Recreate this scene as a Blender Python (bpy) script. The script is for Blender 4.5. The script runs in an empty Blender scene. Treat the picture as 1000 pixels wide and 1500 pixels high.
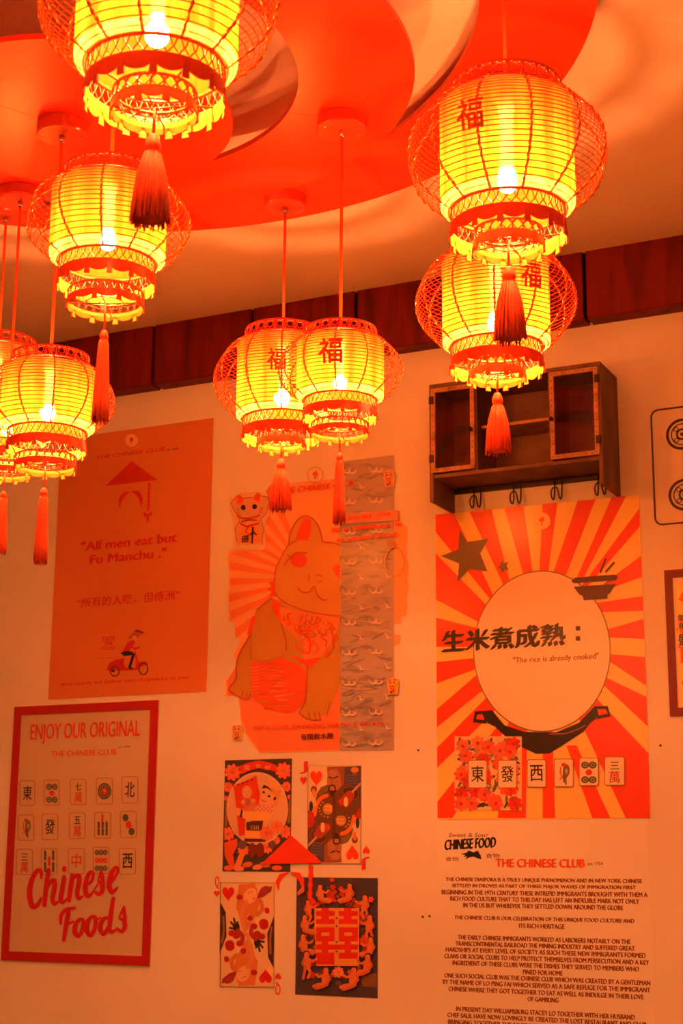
import bpy, bmesh, math, random
from mathutils import Vector, Matrix
PI = math.pi
sc = bpy.context.scene
COL = sc.collection
random.seed(7)

# ------------------------------------------------------------------ camera, world, exposure
FPX, PITCH, ROLL, YAW = 2281.28, 0.226107, 0.0073452, -0.4612135      # solved from the posters' edges
CAM = Vector((0.0, -4.0, 1.5))
cp, sp = math.cos(PITCH), math.sin(PITCH)
FWD = Vector((math.sin(YAW)*cp, math.cos(YAW)*cp, sp))
r0 = Vector((math.cos(YAW), -math.sin(YAW), 0)); u0 = r0.cross(FWD)
RGT = r0*math.cos(ROLL) + u0*math.sin(ROLL); UPV = -r0*math.sin(ROLL) + u0*math.cos(ROLL)
cd = bpy.data.cameras.new('camera'); cam = bpy.data.objects.new('camera', cd); COL.objects.link(cam)
cd.sensor_fit = 'VERTICAL'; cd.sensor_height = 24; cd.lens = FPX/1500*24
cam.matrix_world = Matrix(((RGT.x, UPV.x, -FWD.x, CAM.x), (RGT.y, UPV.y, -FWD.y, CAM.y), (RGT.z, UPV.z, -FWD.z, CAM.z), (0, 0, 0, 1)))
cd.clip_start = 0.05; cd.clip_end = 60
cd.dof.use_dof = True; cd.dof.focus_distance = 3.3; cd.dof.aperture_fstop = 8.0
sc.camera = cam

WARM = (1.0, 0.275, 0.065)
world = bpy.data.worlds.new('world'); sc.world = world; world.use_nodes = True
bg = world.node_tree.nodes['Background']; bg.inputs[0].default_value = (1.0, 0.26, 0.075, 1); bg.inputs[1].default_value = 0.05
sc.view_settings.view_transform = 'Standard'; sc.view_settings.look = 'None'
sc.view_settings.exposure = 1.42; sc.view_settings.gamma = 1.0; sc.view_settings.use_curve_mapping = False

BULB = 900.0
def lamp(name, loc, power, rad):
    l = bpy.data.lights.new(name, 'POINT'); l.energy = power; l.color = WARM; l.shadow_soft_size = rad
    o = bpy.data.objects.new(name, l); o.location = loc; COL.objects.link(o); return o
# two unseen fill lights, added behind the camera to brighten the wall
lamp('fill_light', (-0.5, -5.6, 2.75), 50, 0.25)
lamp('fill_light', (-2.6, -5.2, 2.75), 25, 0.25)

# ------------------------------------------------------------------ helpers
def W(px, py, y=0.0):
    """point of the plane at depth y seen at pixel (px,py) of the 1000 x 1500 photograph"""
    d = FWD + RGT*((px-500)/FPX) - UPV*((py-750)/FPX)
    t = (y-CAM.y)/d.y
    return CAM + d*t

def tag(o, label=None, cat=None, group=None, kind=None):
    if label: o['label'] = label
    if cat: o['category'] = cat
    if group: o['group'] = group
    if kind: o['kind'] = kind
    return o

def empty(name, loc):
    o = bpy.data.objects.new(name, None); o.location = loc; o.empty_display_size = .05; COL.objects.link(o); return o

def link(name, me, mat=None, parent=None):
    o = bpy.data.objects.new(name, me); COL.objects.link(o)
    if mat is not None and not me.materials:
        for m in (mat if isinstance(mat, (list, tuple)) else [mat]): me.materials.append(m)
    if parent is not None: o.parent = parent
    return o

class MB:
    def __init__(s): s.v = []; s.f = []; s.m = []
    def add(s, vs, fs, mi=0):
        b = len(s.v); s.v += [tuple(p) for p in vs]; s.f += [tuple(i+b for i in f) for f in fs]; s.m += [mi]*len(fs)
    def box(s, x0, x1, y0, y1, z0, z1, mi=0):
        s.add([(x0,y0,z0),(x1,y0,z0),(x1,y1,z0),(x0,y1,z0),(x0,y0,z1),(x1,y0,z1),(x1,y1,z1),(x0,y1,z1)],
              [(0,3,2,1),(4,5,6,7),(0,1,5,4),(1,2,6,5),(2,3,7,6),(3,0,4,7)], mi)
    def tube(s, pts, r, n=5, closed=False, mi=0):
        pts = [Vector(p) for p in pts]; N = len(pts); rr = r if isinstance(r, (list, tuple)) else [r]*N
        vs = []; nrm = None
        for i, p in enumerate(pts):
            a = pts[i-1] if (i > 0 or closed) else p; b = pts[(i+1) % N] if (i < N-1 or closed) else p
            t = (b-a).normalized()
            if nrm is None:
                nrm = t.cross(Vector((0, 0, 1)))
                if nrm.length < .1: nrm = t.cross(Vector((1, 0, 0)))
            nrm = (nrm - t*nrm.dot(t)).normalized(); bn = t.cross(nrm)
            for k in range(n):
                a_ = 2*PI*k/n; vs.append(p + (nrm*math.cos(a_)+bn*math.sin(a_))*rr[i])
        fs = []
        for i in range(N if closed else N-1):
            j = (i+1) % N
            for k in range(n): fs.append((i*n+k, i*n+(k+1) % n, j*n+(k+1) % n, j*n+k))
        if not closed: fs += [tuple(range(n))[::-1], tuple((N-1)*n+k for k in range(n))]
        s.add(vs, fs, mi)
    def lathe(s, prof, n=24, mi=0, cx=0, cy=0, closed=False):
        vs = []; fs = []; P = len(prof)
        for i in range(n):
            a = 2*PI*i/n
            for (r, z) in prof: vs.append((cx+r*math.cos(a), cy+r*math.sin(a), z))
        for i in range(n):
            j = (i+1) % n
            for k in range(P if closed else P-1):
                l = (k+1) % P
                fs.append((i*P+k, j*P+k, j*P+l, i*P+l))
        s.add(vs, fs, mi)
    def mesh(s, name, smooth=False):
        me = bpy.data.meshes.new(name); me.from_pydata(s.v, [], s.f)
        if any(s.m): me.polygons.foreach_set('material_index', s.m)
        if smooth: me.polygons.foreach_set('use_smooth', [True]*len(me.polygons))
        me.update(); return me
    def build(s, name, mat, parent=None, smooth=False): return link(name, s.mesh(name, smooth), mat, parent)

# ------------------------------------------------------------------ materials
def mat(name, base, rough=.5, spec=.5, metal=0.0, noise=None, bump=None):
    """noise = (other colour, scale xyz, low, high); bump = (scale, strength)"""
    m = bpy.data.materials.new(name); m.use_nodes = True; nt = m.node_tree; p = nt.nodes['Principled BSDF']
    p.inputs['Base Color'].default_value = (*base, 1); p.inputs['Roughness'].default_value = rough
    p.inputs['Specular IOR Level'].default_value = spec; p.inputs['Metallic'].default_value = metal
    if noise or bump: tc = nt.nodes.new('ShaderNodeTexCoord')
    if noise:
        c2, scl, lo, hi = noise
        mp = nt.nodes.new('ShaderNodeMapping'); mp.inputs['Scale'].default_value = scl
        no = nt.nodes.new('ShaderNodeTexNoise'); no.inputs['Scale'].default_value = 1.0; no.inputs['Detail'].default_value = 6
        rp = nt.nodes.new('ShaderNodeMapRange'); rp.inputs[1].default_value = lo; rp.inputs[2].default_value = hi
        mx = nt.nodes.new('ShaderNodeMix'); mx.data_type = 'RGBA'
        mx.inputs[6].default_value = (*base, 1); mx.inputs[7].default_value = (*c2, 1)
        L = nt.links.new
        L(tc.outputs['Object'], mp.inputs[0]); L(mp.outputs[0], no.inputs['Vector']); L(no.outputs[0], rp.inputs[0])
        L(rp.outputs[0], mx.inputs[0]); L(mx.outputs[2], p.inputs['Base Color'])
    if bump:
        no = nt.nodes.new('ShaderNodeTexNoise'); no.inputs['Scale'].default_value = bump[0]; no.inputs['Detail'].default_value = 4
        b = nt.nodes.new('ShaderNodeBump'); b.inputs['Strength'].default_value = bump[1]; b.inputs['Distance'].default_value = .002
        nt.links.new(tc.outputs['Object'], no.inputs['Vector']); nt.links.new(no.outputs[0], b.inputs['Height']); nt.links.new(b.outputs[0], p.inputs['Normal'])
    return m

M_wall = mat('wall_paint', (.80, .78, .76), .7, .25, noise=((.70, .67, .64), (1.5, 1.5, 1.5), .4, .75), bump=(90, .12))
M_ceil = mat('ceiling_paint', (.80, .69, .60), .8, .2, bump=(60, .08))
M_floor = mat('floor_wood', (.12, .07, .04), .45, .4, noise=((.07, .04, .025), (2, 14, 1), .3, .7))
M_disc = mat('red_lacquer_panel', (.86, .042, .003), .3, .3, noise=((.80, .037, .002), (3, 3, 3), .3, .7))
M_disc_edge = mat('panel_edge_paint', (.55, .05, .01), .5, .3)
M_beam = mat('red_stained_board', (.17, .008, .004), .55, .2, noise=((.075, .0035, .002), (26, 26, 3.0), .42, .68), bump=(40, .25))
M_gap = mat('dark_recess', (.006, .006, .008), .9, .05)
M_red = mat('red_painted_metal', (.74, .050, .008), .38, .5)
M_gold = mat('gold_tinsel', (1.0, .62, .20), .28, .5, metal=1.0)
M_red_lit = mat('red_metal_lit_inside', (.78, .19, .02), .4, .4)  # yellower red: bulb light on the inner rim faces put into the colour
M_cord = mat('red_fabric_cord', (.85, .11, .02), .6, .3)
M_canopy = mat('red_gloss_canopy', (.60, .05, .012), .2, .55)
M_tass = mat('red_tassel_silk', (.95, .13, .03), .6, .3, noise=((.82, .075, .02), (60, 60, 6), .35, .7))
M_chrome = mat('chrome', (.75, .75, .75), .15, .5, metal=1.0)
M_sock = mat('socket_plastic', (.75, .72, .65), .5, .4)
M_char = mat('red_character_foil', (.62, .03, .008), .5, .3)
M_nail = mat('nail_steel', (.06, .05, .05), .4, .5, metal=.6)
M_cab = mat('aged_brown_wood', (.20, .105, .06), .55, .35, noise=((.09, .045, .028), (14, 14, 5), .35, .7), bump=(50, .3))
M_cabback = mat('worn_back_panel', (.22, .11, .06), .55, .35, noise=((.10, .045, .028), (9, 9, 9), .3, .7))
M_cabtrim = mat('worn_door_frame', (.48, .27, .16), .5, .4, noise=((.22, .10, .06), (30, 30, 30), .45, .75))
M_iron = mat('dark_iron', (.05, .035, .03), .45, .5, metal=.7)
M_border = mat('red_gloss_frame', (.44, .010, .005), .4, .4)
M_dborder = mat('oxblood_frame', (.17, .012, .012), .45, .4)

def glass_mat():
    m = bpy.data.materials.new('cabinet_glass'); m.use_nodes = True; nt = m.node_tree; nt.nodes.clear()
    o = nt.nodes.new('ShaderNodeOutputMaterial'); t = nt.nodes.new('ShaderNodeBsdfTransparent'); g = nt.nodes.new('ShaderNodeBsdfGlossy')
    t.inputs[0].default_value = (.9, .9, .88, 1); g.inputs['Roughness'].default_value = .05
    x = nt.nodes.new('ShaderNodeMixShader'); x.inputs[0].default_value = .03
    nt.links.new(t.outputs[0], x.inputs[1]); nt.links.new(g.outputs[0], x.inputs[2]); nt.links.new(x.outputs[0], o.inputs[0]); return m
M_glass = glass_mat()

def shade_mat(name, c_tl, c_tr, fac):
    """pleated fabric: translucent cloth that lets part of the light straight through its weave"""
    m = bpy.data.materials.new(name); m.use_nodes = True; nt = m.node_tree; nt.nodes.clear(); N = nt.nodes.new; L = nt.links.new
    o = N('ShaderNodeOutputMaterial'); tc = N('ShaderNodeTexCoord'); mp = N('ShaderNodeMapping'); mp.inputs['Scale'].default_value = (7, 7, .3)
    no = N('ShaderNodeTexNoise'); no.inputs['Scale'].default_value = 1; no.inputs['Detail'].default_value = 5
    rp = N('ShaderNodeMapRange'); rp.inputs[1].default_value = .32; rp.inputs[2].default_value = .68; rp.inputs[3].default_value = .38; rp.inputs[4].default_value = 1.5
    vm = N('ShaderNodeVectorMath'); vm.operation = 'SCALE'; vm.inputs[0].default_value = c_tl
    L(tc.outputs['Object'], mp.inputs[0]); L(mp.outputs[0], no.inputs['Vector']); L(no.outputs[0], rp.inputs[0]); L(rp.outputs[0], vm.inputs['Scale'])
    tl = N('ShaderNodeBsdfTranslucent'); L(vm.outputs[0], tl.inputs[0])
    df = N('ShaderNodeBsdfDiffuse'); df.inputs[0].default_value = (.40, .27, .03, 1)
    a = N('ShaderNodeMixShader'); a.inputs[0].default_value = .25; L(tl.outputs[0], a.inputs[1]); L(df.outputs[0], a.inputs[2])
    # light that passes between the threads, spread by the cloth
    rf = N('ShaderNodeBsdfRefraction'); rf.inputs['IOR'].default_value = 1.12; rf.inputs['Roughness'].default_value = .34; vr = N('ShaderNodeVectorMath'); vr.operation = 'SCALE'; vr.inputs[0].default_value = c_tr; L(rp.outputs[0], vr.inputs['Scale']); L(vr.outputs[0], rf.inputs[0])
    a2 = N('ShaderNodeMixShader'); a2.inputs[0].default_value = .2; L(a.outputs[0], a2.inputs[1]); L(rf.outputs[0], a2.inputs[2])
    tr = N('ShaderNodeBsdfTransparent'); tr.inputs[0].default_value = (*c_tr, 1)
    b = N('ShaderNodeMixShader'); b.inputs[0].default_value = fac; L(a2.outputs[0], b.inputs[1]); L(tr.outputs[0], b.inputs[2]); L(b.outputs[0], o.inputs[0])
    return m
M_shade = shade_mat('yellow_pleated_fabric', (.185, .138, .016), (1, .82, .45), .22)
M_lip = shade_mat('cream_fabric_hem', (.46, .42, .17), (1, .95, .8), .25)

def emit(name, col, s):
    m = bpy.data.materials.new(name); m.use_nodes = True; nt = m.node_tree; nt.nodes.clear()
    o = nt.nodes.new('ShaderNodeOutputMaterial'); e = nt.nodes.new('ShaderNodeEmission'); e.inputs[0].default_value = (*col, 1); e.inputs[1].default_value = s
    nt.links.new(e.outputs[0], o.inputs[0]); return m
M_bulb = emit('lit_bulb', WARM, BULB)
M_glow_tube = emit('streak_glow', WARM, BULB*.008)  # added glowing tube that imitates the streak of light above the bulb

def print_mat(name, rough=.24, spec=.30):
    m = bpy.data.materials.new(name); m.use_nodes = True; nt = m.node_tree; p = nt.nodes['Principled BSDF']
    a = nt.nodes.new('ShaderNodeAttribute'); a.attribute_name = 'ink'; nt.links.new(a.outputs['Color'], p.inputs['Base Color'])
    p.inputs['Roughness'].default_value = rough; p.inputs['Specular IOR Level'].default_value = spec; return m
M_print = print_mat('printed_ink')

# ------------------------------------------------------------------ lettering
_tc = {}
def text2d(s, bold=0.0, shear=0.0):
    k = (s, bold, shear)
    if k in _tc: return _tc[k]
    cu = bpy.data.curves.new('t', 'FONT'); cu.body = s; cu.size = 1; cu.offset = bold; cu.shear = shear
    cu.resolution_u = 3; cu.fill_mode = 'BOTH'
    ob = bpy.data.objects.new('t', cu); me = bpy.data.meshes.new_from_object(ob)
    vs = [(v.co.x, v.co.y) for v in me.vertices]; fs = [tuple(p.vertices) for p in me.polygons]
    bpy.data.objects.remove(ob); bpy.data.curves.remove(cu); bpy.data.meshes.remove(me)
    x0 = min(v[0] for v in vs); x1 = max(v[0] for v in vs); y0 = min(v[1] for v in vs); y1 = max(v[1] for v in vs)
    vs = [((x-x0)/(x1-x0), (y-y0)/(y1-y0)) for x, y in vs]
    _tc[k] = (vs, fs); return _tc[k]

def TXT(p, *a, **k):
    """a line of lettering as a part of its own"""
    q = Pr(p.base, p.m); q.text(*a, **k); q.build('lettering', po)

class Pr:
    """flat print on the wall plane: shapes given in pixel coordinates (through map m) and put on the plane in metres"""
    def __init__(s, base, m=None): s.base = base; s.k = 0; s.st = 1e-5; s.clip = None; s.m = m or (lambda x, y: (x, y)); s.v = []; s.f = []; s.c = []
    def P(s, x, y, lift=None):
        if s.clip: x = min(max(x, s.clip[0]), s.clip[2]); y = min(max(y, s.clip[1]), s.clip[3])
        q = W(*s.m(x, y)); return (q.x, -(s.base + s.k*s.st), q.z)
    def poly(s, pts, c):
        s.k += 1; b = len(s.v); s.v += [s.P(*p) for p in pts]; s.f.append(tuple(range(b, b+len(pts)))); s.c.append(c)
    def ell(s, x, y, rx, ry, c, rot=0.0, n=24):
        cr, sr = math.cos(rot), math.sin(rot)
        s.poly([(x+rx*math.cos(t)*cr-ry*math.sin(t)*sr, y+rx*math.cos(t)*sr+ry*math.sin(t)*cr) for t in [2*PI*i/n for i in range(n)]], c)
    def ring(s, x, y, rx, ry, w, c, n=28, rot=0.0):
        s.k += 1; b = len(s.v); cr, sr = math.cos(rot), math.sin(rot)
        for i in range(n):
            t = 2*PI*i/n
            for q in (1, 0):
                ex, ey = (rx-(0 if q else w))*math.cos(t), (ry-(0 if q else w))*math.sin(t)
                s.v.append(s.P(x+ex*cr-ey*sr, y+ex*sr+ey*cr))
        for i in range(n):
            j = (i+1) % n; s.f.append((b+2*i, b+2*j, b+2*j+1, b+2*i+1)); s.c.append(c)
    def rect(s, x0, y0, x1, y1, c): s.poly([(x0, y0), (x1, y0), (x1, y1), (x0, y1)], c)
    def stroke(s, pts, w, c, closed=False, smooth=0, caps=True):
        if smooth:
            out = []; P = pts; n = len(P)
            for i in range(n if closed else n-1):
                p0 = P[i-1] if (i or closed) else P[0]; p1 = P[i]; p2 = P[(i+1) % n]; p3 = P[(i+2) % n] if (closed or i+2 < n) else p2
                for q in range(smooth):
                    t = q/smooth
                    out.append(tuple(.5*((2*p1[a])+(-p0[a]+p2[a])*t+(2*p0[a]-5*p1[a]+4*p2[a]-p3[a])*t*t+(-p0[a]+3*p1[a]-3*p2[a]+p3[a])*t**3) for a in range(len(p1))))
            if not closed: out.append(P[-1])
            pts = out
        N = len(pts); ww = [(p[2] if len(p) > 2 else w)/2 for p in pts]; L_, R_ = [], []
        for i in range(N):
            a = pts[i-1] if (i or closed) else pts[0]; b_ = pts[(i+1) % N] if (i < N-1 or closed) else pts[-1]
            dx, dy = b_[0]-a[0], b_[1]-a[1]; l = math.hypot(dx, dy) or 1; nx, ny = -dy/l, dx/l
            k_ = 1.0
            if closed or 0 < i < N-1:                       # mitre, limited
                e = (pts[i][0]-a[0], pts[i][1]-a[1]); le = math.hypot(*e) or 1; k_ = min(1.35, 1/max(.3, abs((e[0]*dx+e[1]*dy)/(le*l))))
            L_.append((pts[i][0]+nx*ww[i]*k_, pts[i][1]+ny*ww[i]*k_)); R_.append((pts[i][0]-nx*ww[i]*k_, pts[i][1]-ny*ww[i]*k_))
        s.k += 1; b = len(s.v)
        for i in range(N):
            s.v += [s.P(*L_[i]), s.P(*R_[i])]
            s.k += .12                                      # the ribbon climbs slightly, so that it passes over itself cleanly
        for i in range(N if closed else N-1):
            j = (i+1) % N; s.f.append((b+2*i, b+2*j, b+2*j+1, b+2*i+1)); s.c.append(c)
        if caps and not closed:
            for (i, o) in ((0, 1), (N-1, N-2)):
                dx, dy = pts[i][0]-pts[o][0], pts[i][1]-pts[o][1]; l = math.hypot(dx, dy) or 1; dx /= l; dy /= l; b2 = len(s.v); r = ww[i]
                for q in range(1, 6):
                    t = PI*q/6; s.v.append(s.P(pts[i][0]+r*(math.cos(t)*-dy+math.sin(t)*dx), pts[i][1]+r*(math.cos(t)*dx+math.sin(t)*dy)))
                s.f.append((b+2*i, *range(b2, b2+5), b+2*i+1)); s.c.append(c)
    def text(s, t, a, b, c, bold=0.0, shear=0.0, flip=False, tilt=0.0):
        """a = lower left, b = upper right (map coordinates)"""
        A = W(*s.m(*a)); B = W(*s.m(*b)); s.glyphs(t, A.x, B.x, A.z, B.z, c, bold, shear, flip, tilt)
    def line(s, t, x0, y, x1, h, c, bold=0.0):
        """a level line of text centred on map row y, h metres high"""
        zc = W(*s.m((x0+x1)/2, y)).z; s.glyphs(t, W(*s.m(x0, y)).x, W(*s.m(x1, y)).x, zc-h/2, zc+h/2, c, bold)
    def glyphs(s, t, ax, bx, az, bz, c, bold=0.0, shear=0.0, flip=False, tilt=0.0):
        vs, fs = text2d(t, 0.0, shear); hh = (bz-az)*min(bold*2, .1)
        for (ox, oz) in (((-hh, -hh*.5), (hh, hh*.5), (0, 0)) if bold else ((0, 0),)):
            s.k += 1; o = len(s.v); y = -(s.base + s.k*s.st)
            for (u, v) in vs:
                if flip: u, v = 1-u, 1-v
                s.v.append((ax+(bx-ax)*u+ox, y, az+(bz-az)*v+oz + tilt*(u-.5)*(bx-ax)))
            s.f += [tuple(i+o for i in f) for f in fs]; s.c += [c]*len(fs)
    def heart(s, x, y, w, h, c, flip=False):
        pts = []
        for i in range(28):
            t = 2*PI*i/28; hx = 16*math.sin(t)**3/32; hy = (13*math.cos(t)-5*math.cos(2*t)-2*math.cos(3*t)-math.cos(4*t))/30
            pts.append((x+hx*w, y+(hy if flip else -hy)*h))
        s.poly(pts, c)
    def build(s, name, parent=None, mt=None):
        if not s.f: return None
        me = bpy.data.meshes.new(name); off = parent.location if parent else Vector((0, 0, 0))
        # every face turned to the room (-y)
        fs = []
        for f in s.f:
            n = 0
            for i in range(len(f)):
                p, q = s.v[f[i]], s.v[f[(i+1) % len(f)]]; n += p[0]*q[2]-q[0]*p[2]
            fs.append(f if n > 0 else f[::-1])
        me.from_pydata([(x-off.x, y-off.y, z-off.z) for x, y, z in s.v], [], fs)
        at = me.attributes.new('ink', 'FLOAT_COLOR', 'CORNER'); d = []
        for f, c in zip(fs, s.c): d += [c[0], c[1], c[2], 1.0]*len(f)
        at.data.foreach_set('color', d); me.update()
        return link(name, me, mt or M_print, parent)

# ------------------------------------------------------------------ room shell
CEIL = 3.185
def struct(name, mb, m): o = mb.build(name, m); o['kind'] = 'structure'; return o
b = MB(); b.box(-5.2, 1.9, 0, .12, 0, 3.35); struct('wall_back', b, M_wall)
b = MB(); b.box(-5.32, -5.2, -7.2, .12, 0, 3.35); struct('wall_left', b, M_wall)
b = MB(); b.box(1.9, 2.02, -7.2, .12, 0, 3.35); struct('wall_right', b, M_wall)
b = MB(); b.box(-5.32, 2.02, -7.2, .12, CEIL, 3.35); struct('ceiling', b, M_ceil)
b = MB(); b.box(-5.32, 2.02, -7.2, .12, -.1, 0); struct('floor', b, M_floor)

# soffit of red stained boards with dark open joints, along the top of the wall
BZ0, BZ1, BY = 2.988, CEIL, -.060
tr = empty('trim_1', (0, 0, BZ0)); tr['kind'] = 'structure'
b = MB(); b.box(-4.4, 1.6, -.050, 0, .010, BZ1-BZ0); b.build('backing', M_gap, tr)
xs = [-4.39, -4.035, -3.683, -3.332, -2.981, -2.629, -2.270, -1.915, -1.563, -1.211, -.86, -.508, -.156, .196, .548, .90, 1.25, 1.59]
for x0, x1 in zip(xs, xs[1:]):
    b = MB(); g = .0055; y0 = BY + random.uniform(-.0008, .0008)
    e = .004
    b.add([(x0+g, 0, 0), (x1-g, 0, 0), (x1-g, y0+e, 0), (x0+g, y0+e, 0), (x0+g, y0, e), (x1-g, y0, e), (x1-g, y0, BZ1-BZ0), (x0+g, y0, BZ1-BZ0), (x0+g, 0, BZ1-BZ0), (x1-g, 0, BZ1-BZ0)],
          [(0, 1, 2, 3), (3, 2, 5, 4), (4, 5, 6, 7), (7, 6, 9, 8), (0, 3, 4, 7, 8), (1, 9, 6, 5, 2), (0, 8, 9, 1)])
    b.build('board', M_beam, tr)

# ------------------------------------------------------------------ hanging ceiling discs (each a crescent or disc of lacquered board)
def disc(name, c, r, hole, z, t, label, seam=None):
    th = empty(name, (c[0], c[1], z)); tag(th, label, 'ceiling panel')
    n = 160; v = []; f = []
    hc = (hole[0]-c[0], hole[1]-c[1], hole[2]) if hole else None
    b = MB()
    if hole:
        # angles about the hole's centre; where hole leaves the disc the ring is cut to a thin horn
        for i in range(n):
            a = 2*PI*i/n; dx, dy = math.cos(a), math.sin(a)
            # outer distance from hole centre
            B = dx*hc[0]+dy*hc[1]; C = hc[0]**2+hc[1]**2-r*r; ro = -B+math.sqrt(max(B*B-C, 0)); ri = min(hc[2], ro-.012)
            for rr, zz in ((ro, 0), (ri, 0), (ri, t), (ro, t)): v.append((hc[0]+dx*rr, hc[1]+dy*rr, zz))
        for i in range(n):
            j = (i+1) % n
            for k in range(4):
                l = (k+1) % 4; f.append((i*4+k, i*4+l, j*4+l, j*4+k))
        b.add(v, f)
        b.m = [1 if q % 4 == 1 else 0 for q in range(len(f))]
    else:
        v = [(r*math.cos(2*PI*i/n), r*math.sin(2*PI*i/n), zz) for zz in (0, t) for i in range(n)]
        f = [tuple(range(n))[::-1], tuple(range(n, 2*n))] + [(i, (i+1) % n, n+(i+1) % n, n+i) for i in range(n)]
        b.add(v, f)
    b.build('panel', [M_disc, M_disc_edge], th)
    if seam:
        (a0, a1) = [CAM + d*((z-CAM.z)/d.z) for d in [FWD + RGT*((u-500)/FPX) - UPV*((v_-750)/FPX) for u, v_ in seam]]
        dx, dy = a1.x-a0.x, a1.y-a0.y; l = math.hypot(dx, dy); nx, ny = -dy/l*.0007, dx/l*.0007
        sb = MB(); sb.add([(a0.x-c[0]+k*nx, a0.y-c[1]+k*ny, q) for q in (-.0003, .0002) for k in (-1, 1)]+[(a1.x-c[0]+k*nx, a1.y-c[1]+k*ny, q) for q in (-.0003, .0002) for k in (-1, 1)],
            [(0, 1, 5, 4), (2, 6, 7, 3), (0, 4, 6, 2), (1, 3, 7, 5), (0, 2, 3, 1), (4, 5, 7, 6)]); sb.build('panel_seam', M_disc_edge, th)
    for a in hangers[name]:
        hb = MB(); x, y = a[0]-c[0], a[1]-c[1]
        hb.lathe([(0, t), (.012, t), (.012, CEIL-z), (0, CEIL-z)], 12, cx=x, cy=y); hb.build('standoff', M_red, th)
    return th
CA, CB, CC = (-1.822, -1.5859), (-1.7099, -1.6572), (-1.7561, -1.7661)
hangers = {
 'ceiling_disc': [(CA[0]+.12*math.cos(q), CA[1]+.12*math.sin(q)) for q in (-1.0, 1.1, 3.2)],
 'ceiling_crescent': [(CB[0]+.56*math.cos(q), CB[1]+.56*math.sin(q)) for q in (-.25, -.96, -1.7)],
 'ceiling_ring': [(CC[0]+1.0*math.cos(q), CC[1]+1.0*math.sin(q)) for q in (-.45, -1.0, -1.6, .9)]}
disc('ceiling_disc', CA, .3248, None, 3.015, .012, 'smallest round red lacquered disc nested in the middle of the ceiling rings', [(-20, 147), (52, 173)])
disc('ceiling_crescent', CB, .6289, (-1.7652, -1.6967, .463), 3.05, .012, 'middle red lacquered ceiling ring with an off-centre round hole around the smallest disc', [(423, 165), (520, 176)])
disc('ceiling_ring', CC, 1.0685, (-1.8498, -1.8436, .9575), 3.14, .012, 'largest outer red lacquered ceiling ring, crescent shaped, partly hidden above the others')

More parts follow.
